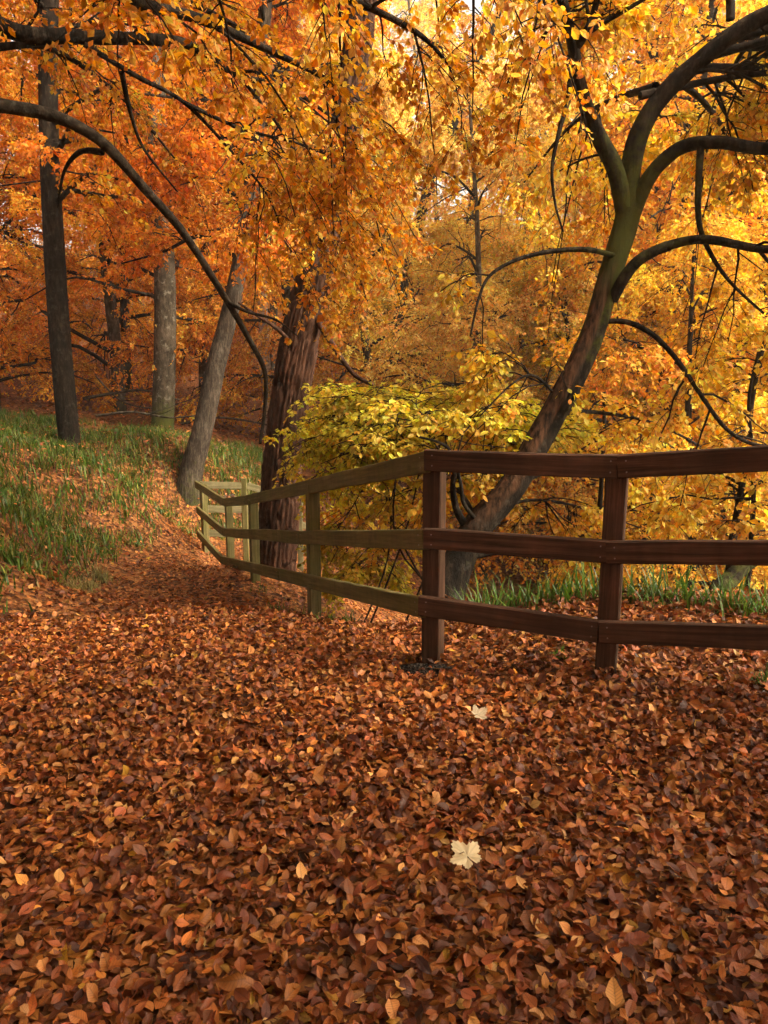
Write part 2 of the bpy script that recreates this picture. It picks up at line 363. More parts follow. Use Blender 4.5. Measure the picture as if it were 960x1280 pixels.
# ------------------------------------------------------------------ leaf litter
fence_line = np.array([P(1100, 600, 2.85)[:2], P(768, 600, 3.48)[:2], P(529, 600, 3.86)[:2], P(306, 600, 8.46)[:2], P(279, 600, 9.8)[:2], P(243, 600, 11.4)[:2]])
path_edge = np.array([(-3.2, 3.5), (-2.75, 4.8), (-2.95, 5.6), (-3.2, 7.4), (-3.3, 10), (-3.45, 12.3), (-3.3, 13.6), (-2.8, 14.0)])
def left_of_edge(x, y):
    """metres to the left of the path's grassy edge"""
    ex = np.interp(y, path_edge[:, 1], path_edge[:, 0]); return ex - x
def litter(x, y, templates, size, tilt, rng, lift):
    nn = len(x); z = hgt(x, y)
    e = .05; nx = -(hgt(x+e, y)-z)/e; ny = -(hgt(x, y+e)-z)/e
    up = nrm(np.c_[nx, ny, np.ones(nn)])
    nor = nrm(up + rng.normal(0, 1, (nn, 3))*np.abs(rng.normal(0, tilt, (nn, 1))))
    az = rng.uniform(0, 2*np.pi, nn); xd = np.c_[np.cos(az), np.sin(az), rng.normal(0, .1, nn)]
    xd = xd - nor*(xd*nor).sum(1, keepdims=True)
    pos = np.c_[x, y, z + .004 + rng.beta(1.3, 1.6, nn)*lift]
    return pos, frames(xd, nor), size*np.exp(rng.normal(0, .2, nn))
rng = np.random.default_rng(11)
def litcol(rng, x, y):
    c = palette(rng, len(x), LITTER, LITW, .25)
    return c*np.exp(.35*fbm(x*.9, y*.9, seed=31, o=3))[:, None]
g_l = Geo()
def uni(n, x0, x1, y0, y1): return rng.uniform(x0, x1, n), rng.uniform(y0, y1, n)
x, y = uni(72000, -3.6, 3.8, .7, 5.2); k = np.abs(x) < .62*y+.7; x, y = x[k], y[k]
EX, EY = P(532, 832, 3.8)[:2]; k = (np.hypot((x-EX)/1.1, (y-EY+.02)/.8) > .15) | (rng.random(len(x)) < .15); x, y = x[k], y[k]
pos, R, sz = litter(x, y, None, .041, .55, rng, .05)
col = litcol(rng, x, y)
# the largest ones in the picture become single leaves
px, py, dep = project(pos + R[:, :, 0]*.03)
vis = (px > 5) & (px < 955) & (py < 1270) & (py > 900)
top = pos[:, 2] - hgt(x, y)
cand = np.where(vis & (top > .028))[0]; cand = cand[np.argsort(-(sz[cand]/dep[cand]))][:300]
big = np.zeros(len(x), bool); big[cand] = True
nr_ = (~big) & (y < 2.3); fr_ = (~big) & (y >= 2.3) & (y < 3.2); ff_ = (~big) & (y >= 3.2)
scatter(pos[nr_], R[nr_], sz[nr_], col[nr_], T_near, rng, g_l); scatter(pos[fr_], R[fr_], sz[fr_], col[fr_], T_fine, rng, g_l); scatter(pos[ff_], R[ff_], sz[ff_], col[ff_], T_mid, rng, g_l)
xb, yb = uni(16000, -2.8, 2.8, .8, 3.4); pb, Rb_, sb = litter(xb, yb, None, .056, .2, rng, .008); scatter(pb, Rb_, sb, litcol(rng, xb, yb), T_dia, rng, g_l)
single = [mesh('fallen_leaf', t[0], [t[1], t[2]], np.tile(c, (len(t[0]), 1)), t[3], True)
          for t in [leaf_template(6, trng.uniform(.24, .32), trng.uniform(-.9, 1.3), trng.uniform(-.4, .8), trng.normal()*.9, trng, .07) for _ in range(14)]
          for c in palette(trng, 3, LITTER, LITW, .2)]
for me in single: me.materials.append(M_litter)
def place(name, me, p, R3, s, parent):
    o = bpy.data.objects.new(name, me); COL.objects.link(o)
    o.matrix_world = Matrix.Translation(p) @ Matrix(R3.tolist()).to_4x4() @ Matrix.Scale(s, 4); o.parent = parent
    return o
for i in cand: place('fallen_leaf', single[int(rng.integers(len(single)))], pos[i]+np.array([0, 0, .006]), R[i], sz[i], ground)
x, y = uni(45000, -6.5, 4.5, 5.0, 15.5); k = (np.abs(x) < .66*y+.8); x, y = x[k], y[k]
k = (left_of_edge(x, y) < rng.exponential(.28, len(x))) | (rng.random(len(x)) < .16); x, y = x[k], y[k]
pos, R, sz = litter(x, y, None, .050, .42, rng, .04); cl = litcol(rng, x, y); k = y < 6.2
scatter(pos[k], R[k], sz[k], cl[k], T_mid, rng, g_l); scatter(pos[~k], R[~k], sz[~k], cl[~k], T_low, rng, g_l)
x, y = uni(32000, -16, 9, 14, 36); k = np.abs(x) < .62*y+1; x, y = x[k], y[k]
xb, yb = uni(4500, -9, -2.5, 5, 17); kb = (left_of_edge(xb, yb) > 0) & (np.abs(xb) < .62*yb+1); xb, yb = xb[kb], yb[kb]; pb, Rb_, sb = litter(xb, yb, None, .058, .5, rng, .22); scatter(pb, Rb_, sb, litcol(rng, xb, yb), T_low, rng, g_l)
pos, R, sz = litter(x, y, None, .10, .5, rng, .05); scatter(pos, R, sz, litcol(rng, x, y), T_dia, rng, g_l)
lit = obj('leaf_litter', g_l.mesh('leaf_litter', True), M_litter)
tag(lit, 'carpet of fallen rust and copper beech leaves covering the path', 'leaves', kind='stuff')

# ------------------------------------------------------------------ tubes and trees
def catmull(pts, m):
    pts = np.asarray(pts, float); n = len(pts); t = np.linspace(0, n-1, m); i = np.clip(t.astype(int), 0, n-2); f = (t-i)[:, None]
    p0 = pts[np.maximum(i-1, 0)]; p1 = pts[i]; p2 = pts[i+1]; p3 = pts[np.minimum(i+2, n-1)]
    return .5*(2*p1 + (p2-p0)*f + (2*p0-5*p1+4*p2-p3)*f*f + (3*p1-p0-3*p2+p3)*f**3)
def tubes(L, Rr, sides, geo, disp=None, mask=None, wood=None):
    """L (N,k,3) polylines, Rr (N,k) radii"""
    N, k, _ = L.shape
    T = np.empty_like(L); T[:, 1:-1] = L[:, 2:]-L[:, :-2]; T[:, 0] = L[:, 1]-L[:, 0]; T[:, -1] = L[:, -1]-L[:, -2]; T = nrm(T)
    ref = np.where(np.abs(T[:, :1, 2:]) > .8, np.array([1., 0, 0]), np.array([0, 0, 1.]))
    A = np.empty_like(L); a = nrm(np.cross(ref[:, 0], T[:, 0]))
    for j in range(k):
        a = nrm(a - T[:, j]*(a*T[:, j]).sum(-1, keepdims=True)); A[:, j] = a
    B = np.cross(T, A)
    th = np.arange(sides)*2*np.pi/sides
    rr = Rr[:, :, None] * np.ones(sides)
    dirs = A[:, :, None]*np.cos(th)[None, None, :, None] + B[:, :, None]*np.sin(th)[None, None, :, None]
    if disp is not None: rr = disp(rr, L[:, :, None] + dirs*rr[..., None], th, dirs)
    V = L[:, :, None] + dirs*rr[..., None]
    idx = np.arange(N*k*sides).reshape(N, k, sides); nx = np.roll(idx, -1, 2)
    q = np.stack([idx[:, :-1], nx[:, :-1], nx[:, 1:], idx[:, 1:]], -1).reshape(-1, 4)
    polys = [q]
    V = V.reshape(-1, 3)
    cap = np.arange(N)[:, None]*0 + idx[:, -1]
    polys.append(cap.reshape(N, sides)) if sides > 4 else None
    a = None if mask is None else mask(V)
    c = None if wood is None else np.c_[wood(V, dirs.reshape(-1, 3)), np.zeros((len(V), 2))]
    geo.add(V, polys, c, None, a)
def trunk_mesh(name, pts, rad, sides=28, rings=90, amp=.06, freq=6., seed=0, flare=0., mask=None, wood=None, extra=None):
    L = catmull(pts, rings); r = np.interp(np.linspace(0, 1, rings), np.linspace(0, 1, len(rad)), rad)
    if flare: r = r*(1 + flare*np.exp(-np.linspace(0, 1, rings)*len(pts)*3.0))
    def disp(rr, Q, th, dirs):
        d = rr*(1 + amp*fbm(Q[..., 0]*freq, Q[..., 1]*freq, Q[..., 2]*freq*.45, 3, seed))
        if flare:
            lobe = np.exp(-np.linspace(0, 1, rings)*len(pts)*3.5)[None, :, None]
            d = d*(1 + .35*flare*lobe*np.sin(th*5+seed))
        return extra(d, Q, th, rings, dirs) if extra else d
    g = Geo(); tubes(L[None], r[None], sides, g, disp, mask, wood); return g.mesh(name, True), L, r
def grow(par, rpar, cnt, s0, length, angle, roll, droop, k, rng, s1=1.0, lift=0.0, taper=.55, lj=.3):
    """children of polylines par (N,m,3)"""
    N, m, _ = par.shape
    s = np.sort(rng.uniform(s0, s1, (N, cnt)), 1)
    f = s*(m-1); i = np.clip(f.astype(int), 0, m-2); fr = (f-i)[..., None]; n_ = np.arange(N)[:, None]
    p0 = par[n_, i]*(1-fr) + par[n_, i+1]*fr
    T = nrm(par[n_, i+1]-par[n_, i])
    r0 = rpar[n_, i]*(1-fr[..., 0]) + rpar[n_, i+1]*fr[..., 0]
    side = np.cross(T, np.array([0, 0, 1.])); bad = np.linalg.norm(side, axis=-1) < .25
    rd = nrm(rng.normal(0, 1, side.shape)); side = np.where(bad[..., None], nrm(np.cross(T, rd)), nrm(side))
    alt = np.where((np.arange(cnt) % 2)[None, :] == 0, 1., -1.)*np.ones((N, 1))
    ph = rng.normal(0, 1, (N, cnt))*roll
    n2 = np.cross(side, T)
    sd = (side*np.cos(ph)[..., None] + n2*np.sin(ph)[..., None])*alt[..., None]
    an = angle + rng.normal(0, .18, (N, cnt))
    D = nrm(T*np.cos(an)[..., None] + sd*np.sin(an)[..., None] + np.array([0, 0, lift]))
    ln = length*(1-taper*s)*np.exp(rng.normal(0, lj, (N, cnt)))
    D = D.reshape(-1, 3); ln = ln.ravel(); p0 = p0.reshape(-1, 3); r0 = r0.ravel()
    t = np.linspace(0, 1, k)
    dr = droop*np.exp(rng.normal(0, .35, len(ln)))
    C = p0[:, None] + D[:, None]*(t[None, :, None]*ln[:, None, None])
    C[..., 2] -= (dr*ln)[:, None]*t[None]**2
    wob = np.cumsum(rng.normal(0, .06, C.shape), 1)*ln[:, None, None]; wob[:, 0] = 0
    C = C + wob*(2.5/k)
    parid = np.repeat(np.arange(N), cnt)
    return C, ln, np.minimum(r0*.6, .004+.012*ln), parid
def radii(r0, k, end=.25): return r0[:, None]*np.linspace(1, end, k)[None]
def leaves_on(tw, per, size, rng, flat=.45, s0=.1, hang=.25):
    N, k, _ = tw.shape
    s = (np.arange(per)[None]+rng.uniform(0, 1, (N, per)))/per*(1-s0)+s0
    f = s*(k-1); i = np.clip(f.astype(int), 0, k-2); fr = (f-i)[..., None]; n_ = np.arange(N)[:, None]
    p = tw[n_, i]*(1-fr)+tw[n_, i+1]*fr; T = nrm(tw[n_, i+1]-tw[n_, i])
    up = nrm(np.array([0, 0, 1.]) + rng.normal(0, flat, (N, 1, 3)) + rng.normal(0, flat*.75, (N, per, 3)))
    side = nrm(np.cross(T, up))*np.where(np.arange(per) % 2 == 0, 1., -1.)[None, :, None]
    xd = nrm(T*.75 + side*.8 + np.array([0, 0, -1.])*hang*np.abs(rng.normal(1, .5, (N, per, 1))) + rng.normal(0, .2, (N, per, 3)))
    up = up - xd*(up*xd).sum(-1, keepdims=True)
    sz = size*np.exp(rng.normal(0, .2, (N, per)))
    return p.reshape(-1, 3), xd.reshape(-1, 3), up.reshape(-1, 3), sz.ravel(), np.repeat(np.arange(N), per)
GOLD = [(.76, .37, .03), (.70, .27, .022), (.80, .46, .05), (.58, .19, .018)]
AMBER = [(.72, .28, .022), (.64, .20, .018), (.78, .38, .04), (.5, .13, .015)]
RUST = [(.74, .26, .025), (.66, .20, .018), (.80, .34, .035), (.5, .13, .015)]
YELLOW = [(.80, .47, .04), (.76, .36, .028), (.82, .56, .07), (.68, .27, .024)]
LIME = [(.68, .58, .06), (.76, .60, .07), (.52, .50, .05), (.78, .48, .05)]

for _p in (GOLD, AMBER, RUST, YELLOW): _p[:] = [(r_*.97, min(g_*1.05, .8), b_*1.5) for r_, g_, b_ in _p]
leaf_cache = {}
def single_leaves(name, p, xd, up, sz, cols, pal, parent, count, rng, avoid_far=12.):
    """indices of the leaves that show largest; built one by one as parts"""
    px, py, dep = project(p); ok = (px > 0) & (px < 960) & (py > 0) & (py < 1280) & (dep > .5) & (dep < avoid_far)
    c = np.where(ok)[0]; c = c[np.argsort(-sz[c]/dep[c])][:count]
    key = id(pal)
    if key not in leaf_cache:
        leaf_cache[key] = []
        for t in [leaf_template(4, trng.uniform(.29, .35), trng.uniform(-.5, .3), trng.uniform(-.1, .4), trng.normal()*.3, trng, .04) for _ in range(5)]:
            for q in palette(trng, 3, pal, [4, 3, 2, 1], .15):
                me = mesh('leaf', t[0], [t[1], t[2]], np.tile(q, (len(t[0]), 1)), t[3], True); me.materials.append(M_leaf); leaf_cache[key].append(me)
    F = frames(xd[c], up[c])
    for j, i in enumerate(c): place('leaf', leaf_cache[key][int(rng.integers(15))], p[i], F[j], sz[i], parent)
    keep = np.ones(len(p), bool); keep[c] = False
    return keep
def foliage(root, limbs, rl, rng, pal, wts, bough=(8, .9, .9), let=(8, .42), tw=(5, .2), per=6, size=.07, droop=.35, roll=1.2,
            prune=None, tmpl=None, mat=None, singles=0, twmat=None, s0=.25, bmat=None, colfn=None, bsides=5, flat=.45):
    """boughs > branchlets > twigs > leaves grown on limb polylines (N,k,3)"""
    B, lb, rb, _ = grow(limbs, rl, bough[0], s0, bough[1], bough[2], roll, droop, 7, rng)
    if prune is not None:
        k = prune(B[:, -1]) & prune(B[:, 3]); B, rb = B[k], rb[k]
    Rb = radii(rb, 7, .3)
    Cc, lc, rc, pid = grow(B, Rb, let[0], .12, let[1], .85, .25, .3, 5, rng)
    if prune is not None:
        k = prune(Cc[:, -1]); Cc, rc, pid = Cc[k], rc[k], pid[k]
    Rc = radii(rc, 5, .4)
    if tw:
        D, ld, rd, pid2 = grow(Cc, Rc, tw[0], .15, tw[1], .8, .3, .3, 3, rng)
        # the branchlet's own tip bears leaves too
        bid = pid[pid2]
        g = Geo()
        if mat is None: tubes(D, radii(np.full(len(D), .0016), 3, .6), 3, g)      # twigs too thin to see on far trees are left out
    else: D, bid, g = Cc, pid, Geo()
    Ct, Rt = (Cc, Rc) if mat is None and tmpl is None else (Cc[::3, ::2], Rc[::3, ::2]); tubes(Ct, np.maximum(Rt, .0022), 3, g); tubes(B, np.maximum(Rb, .004), bsides, g)
    obj('twigs', g.mesh('twigs', True), twmat or M_twig, root, kind='stuff')
    p, xd, up, sz, tid = leaves_on(D, per, size, rng, flat)
    b2 = bid[tid]
    if prune is not None:
        k = prune(p); p, xd, up, sz, b2 = p[k], xd[k], up[k], sz[k], b2[k]
    cols = palette(rng, len(p), pal, wts, .2)
    tint = np.exp(rng.normal(0, .16, (len(B)+1, 1)))*np.exp(rng.normal(0, .06, (len(B)+1, 3))*np.array([.3, 1, .5]))
    cols = np.clip(cols*tint[b2], 0, .88)
    if colfn is not None: cols = colfn(p, cols)
    keep = np.ones(len(p), bool)
    if singles: keep = single_leaves('leaf', p, xd, up, sz, cols, pal, root, singles, rng)
    if tmpl: g = scatter(p[keep], frames(xd[keep], up[keep]), sz[keep], cols[keep], tmpl, rng)
    else:
        dp = np.linalg.norm(p + np.array(root.location) - np.array([0, 0, CAM_H]), axis=1); g = Geo()
        for kk, tt in ((keep & (dp < 5.7), T_tree), (keep & (dp >= 5.7), T_low2)):
            if kk.any(): scatter(p[kk], frames(xd[kk], up[kk]), sz[kk], cols[kk], tt, rng, g)
    obj('foliage', g.mesh('foliage'), mat or M_leaf, root, kind='stuff')
    return len(p)
def branch(name, pts, r0, r1, parent, mat, sides=10, rings=None, mask=None, seed=0):
    rings = rings or max(12, 6*len(pts))
    me, L, r = trunk_mesh(name, pts, [r0, r1], sides, rings, .10, 9., seed, mask=mask)
    obj(name, me, mat, parent); return L, r
def resamp(L, k=12): return catmull(L, k) if len(L) < k else L[np.linspace(0, len(L)-1, k).astype(int)]
def px_line(pts): return np.array([P(*q) for q in pts])

# ---- the leaning beech behind the fence
def right_beech():
    rng = np.random.default_rng(21)
    t = px_line([(556, 742, 5.15), (572, 705, 5.2), (594, 662, 5.25), (640, 608, 5.3), (690, 520, 5.4), (722, 460, 5.45), (745, 405, 5.5), (765, 335, 5.55), (781, 285, 5.6), (786, 262, 5.6)])
    root = empty('beech_tree', t[1]); root.location.z = G(t[1][0], t[1][1])
    off = np.array(root.location)
    tag(root, 'leaning mossy beech with forked dark limbs behind the brown fence rails', 'tree')
    def mask(V): return np.clip(.22 + .6*np.clip((V[:, 2]-1.5)/.8, 0, 1), 0, 1)
    axis = lambda V: V
    def wood(V, dirs):
        z = V[:, 2]; u = dirs @ nrm(np.array([-.5, -.8, .35])) ; u2 = dirs @ nrm(np.array([.75, -.6, -.2]))
        zf = np.clip((z-.35)/.3, 0, 1)*np.clip((2.55-z)/.5, 0, 1)
        nz = fbm(V[:, 0]*9, V[:, 1]*9, V[:, 2]*4, 3, 77)
        return np.clip((u-.62+.25*nz)*6, 0, 1)*zf
    def cleft(d, Q, th, rings, dirs):
        z = Q[..., 2]; u = dirs @ nrm(np.array([-.1, -.95, .1])) if False else dirs @ nrm(np.array([.12, -.97, -.1]))
        zf = np.clip((z-.9)/.3, 0, 1)*np.clip((2.35-z)/.4, 0, 1); nz = fbm(Q[..., 0]*6, Q[..., 1]*6, z*3, 3, 71)
        return d*(1 - .38*np.exp(-((1-u+.05*nz)/.05)**2)*zf)
    me, L, r = trunk_mesh('trunk', t-off, [.14, .12, .112, .104, .098, .092, .086, .084, .088, .092], 44, 150, .07, 8., 4, .25, lambda V: mask(V+off), lambda V, d: wood(V+off, d), lambda d, Q, th, rg, dr: cleft(d, Q+off, th, rg, dr))
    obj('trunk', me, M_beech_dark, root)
    limbs = []
    spec = [
        ([(783, 275, 5.6), (770, 215, 5.55), (752, 178, 5.5), (735, 140, 5.45), (722, 95, 5.4), (716, 55, 5.35), (703, 0, 5.3), (690, -70, 5.2), (650, -180, 5.0)], .085, .03),
        ([(717, 62, 5.36), (733, 40, 5.3), (745, 5, 5.25), (758, -60, 5.1)], .035, .015),
        ([(733, 42, 5.3), (765, 22, 5.25), (800, 2, 5.2), (850, -30, 5.0)], .02, .01),
        ([(786, 268, 5.6), (788, 215, 5.6), (800, 165, 5.55), (828, 120, 5.5), (870, 80, 5.4), (920, 40, 5.3), (965, 15, 5.2), (1060, -40, 5.0), (1200, -90, 4.8)], .10, .05),
        ([(790, 270, 5.6), (808, 228, 5.55), (830, 200, 5.5), (858, 182, 5.4), (900, 178, 5.3), (965, 186, 5.2), (1080, 170, 5.0)], .075, .04),
        ([(765, 375, 5.5), (785, 340, 5.4), (810, 318, 5.35), (850, 303, 5.3), (890, 300, 5.2), (965, 312, 5.1), (1060, 300, 4.9)], .055, .028),
        ([(768, 320, 5.5), (735, 312, 5.4), (690, 314, 5.35), (645, 325, 5.3), (612, 345, 5.25), (598, 375, 5.2), (588, 420, 5.2)], .022, .007),
        ([(752, 402, 5.5), (785, 403, 5.45), (818, 420, 5.4), (850, 455, 5.35), (880, 500, 5.3), (910, 538, 5.25), (945, 556, 5.2), (1000, 560, 5.1)], .022, .012),
        ([(712, 70, 5.38), (711, 120, 5.3), (700, 160, 5.25), (690, 210, 5.2), (694, 255, 5.2), (704, 290, 5.2)], .022, .006),
        ([(876, 182, 5.35), (873, 230, 5.3), (874, 280, 5.3), (890, 320, 5.25), (915, 355, 5.2), (955, 392, 5.15)], .026, .008),
        ([(910, -40, 5.3), (913, 0, 5.3), (913, 25, 5.3)], .03, .03),
        ([(700, 500, 5.42), (668, 470, 5.35), (640, 480, 5.3), (600, 520, 5.2)], .014, .005),
        ([(590, 668, 5.25), (572, 640, 5.2), (566, 610, 5.1), (568, 590, 5.0)], .035, .014),
        ([(600, 655, 5.25), (580, 630, 5.1), (575, 600, 5.05), (560, 560, 4.95), (520, 545, 4.9)], .018, .008),
        ([(640, 608, 5.3), (700, 585, 6.2), (780, 575, 6.9), (860, 600, 7.3), (930, 640, 7.5)], .022, .006),
        ([(690, 520, 5.4), (740, 515, 6.3), (820, 530, 6.9), (900, 570, 7.2), (980, 600, 7.3)], .022, .006),
        ([(620, 635, 5.3), (670, 625, 6.2), (730, 635, 6.8), (800, 660, 7.2)], .018, .006),
        ([(600, 655, 5.25), (560, 600, 6.2), (510, 610, 6.9), (450, 650, 7.4)], .018, .006),
        ([(575, 700, 5.2), (620, 690, 5.2), (680, 690, 5.3), (740, 700, 5.5)], .03, .012),
    ]
    for i, (pts, r0, r1) in enumerate(spec):
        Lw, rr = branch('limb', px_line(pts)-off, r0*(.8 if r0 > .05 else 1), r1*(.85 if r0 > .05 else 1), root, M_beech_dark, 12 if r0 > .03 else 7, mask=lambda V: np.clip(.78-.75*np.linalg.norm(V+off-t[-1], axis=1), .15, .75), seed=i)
        if i in (10, 12, 18): continue
        limbs.append((resamp(Lw+off), np.interp(np.linspace(0, 1, 12), [0, 1], [r0, r1])))
    # more limbs towards the far side, hidden by leaves
    for a in range(9):
        az = rng.uniform(-.3, 1.9); p0 = P(800+20*a, 120-12*a, 5.5); d = np.array([math.sin(az), math.cos(az), .15+.25*rng.random()])
        ln = rng.uniform(1.5, 3.2); q = np.array([p0 + d*ln*s - np.array([0, 0, .25*ln*s*s]) for s in (0, .3, .6, 1)])
        branch('limb', q-off, .03, .008, root, M_twig, 7, seed=30+a); limbs.append((resamp(catmull(q, 20)), np.linspace(.03, .008, 12)))
    for a in range(4):  # upper limbs above the view, added to shade the upper right
        p0 = P(1060, -40, 5.0) if a % 2 else P(690, -70, 5.2); az = rng.uniform(-.2, 1.3) if a % 2 else rng.uniform(-.6, 2.2); d = np.array([math.cos(az), math.sin(az)*.6, rng.uniform(.5, 1.1)]); ln = rng.uniform(1.8, 3.4)
        q = np.array([p0 + d*ln*s - np.array([0, 0, .2*ln*s*s]) for s in (0, .3, .6, 1)]); branch('limb', q-off, .04, .01, root, M_beech_dark, 7, seed=330+a); limbs.append((resamp(catmull(q, 20)), np.linspace(.04, .01, 12)))
    Lm = np.array([l for l, _ in limbs])-off; Rm = np.array([r for _, r in limbs])
    def prune(p):
        q = p+off; px, py, dep = project(q)
        return (((q[:, 1] > 5.62) | ((q[:, 1] > 5.2) & (np.hypot(q[:, 0]-1.85, q[:, 2]-3.0) > .95))) | ((q[:, 1] > 4.6) & (q[:, 0] > 2.5) & (q[:, 2] > 1.9))) & ((q[:, 2] > .55) | (q[:, 1] > 5.4)) & (q[:, 1] < 9.5)
    print('right beech leaves', foliage(root, Lm, Rm, rng, YELLOW, [4, 3, 2, 1], (12, .9, .95), (6, .36), (5, .17), 5, .053, .5, 1.4, prune, singles=300, s0=.2))
right_beech()

# ---- the low yellow-green beech shrub behind the corner post
def shrub():
    rng = np.random.default_rng(22)
    b = P(520, 720, 5.6); b[2] = G(b[0], b[1]); root = empty('beech_shrub', b); off = b
    tag(root, 'low spreading beech shrub with yellow-green leaves above the mossy rails', 'shrub')
    limbs = []
    tips = [((470, 560, 6.0), (400, 545, 6.6), (345, 575, 7.0)), ((480, 545, 5.9), (430, 520, 6.4), (380, 525, 6.8)), ((500, 540, 5.7), (470, 500, 6.0), (440, 490, 6.4)),
            ((530, 540, 5.6), (520, 505, 5.9), (530, 485, 6.3)), ((560, 545, 5.6), (590, 515, 5.9), (620, 505, 6.3)), ((560, 550, 5.4), (620, 540, 5.6), (680, 545, 5.9)),
            ((470, 620, 6.2), (430, 650, 6.6), (400, 690, 6.8)), ((500, 640, 5.9), (470, 690, 6.2), (440, 720, 6.4)), ((440, 560, 6.6), (380, 550, 7.2), (330, 590, 7.6)), ((600, 590, 5.9), (660, 545, 6.1), (710, 535, 6.4)), ((590, 570, 6.3), (640, 515, 6.8), (700, 500, 7.2)), ((480, 550, 6.4), (400, 520, 7.2), (340, 540, 7.7)), ((500, 560, 5.2), (450, 560, 5.4), (400, 580, 5.8)), ((540, 555, 5.1), (590, 555, 5.15), (640, 560, 5.3)), ((520, 545, 5.3), (500, 530, 5.3), (470, 530, 5.5)),
            ((540, 600, 5.9), (600, 560, 6.4), (660, 530, 7.0)), ((480, 570, 6.2), (420, 600, 6.8), (360, 620, 7.2)), ((510, 530, 6.2), (480, 500, 6.9), (420, 480, 7.6))]
    for i, tp in enumerate(tips):
        pts = np.vstack([b + rng.normal(0, .45, 3)*np.array([1, .8, 0]) - np.array([0, 0, .25]), (b+P(*tp[0]))/2 + rng.normal(0, .09, 3), px_line(tp)])
        if i >= 5: pts = np.vstack([limbs[i % 5][5], (limbs[i % 5][7]+P(*tp[1]))/2*.5 + P(*tp[0])*.5, px_line(tp)[1:]])
        branch('stem', pts-off, .010 if i < 5 else .007, .003, root, M_twig, 6, seed=60+i); limbs.append(resamp(catmull(pts, 24)))
    Lm = np.array(limbs)-off; Rm = np.tile(np.linspace(.016, .005, 12), (len(Lm), 1))
    def prune(p):
        q = p+off; fy = np.interp(q[:, 0], fence_line[::-1, 0], fence_line[::-1, 1])
        return (q[:, 1] > fy+.35) & (q[:, 2] > -.6) & (q[:, 2] < 1.75) & ((q[:, 0] < .42) | (q[:, 2] > 1.12) | (q[:, 1] > 5.9))
    print('shrub leaves', foliage(root, Lm, Rm, rng, LIME, [4, 3, 2, 2], (13, .7, .9), (6, .34), (5, .16), 5, .052, .2, .25, prune, singles=300, s0=.4, flat=.3))
shrub()

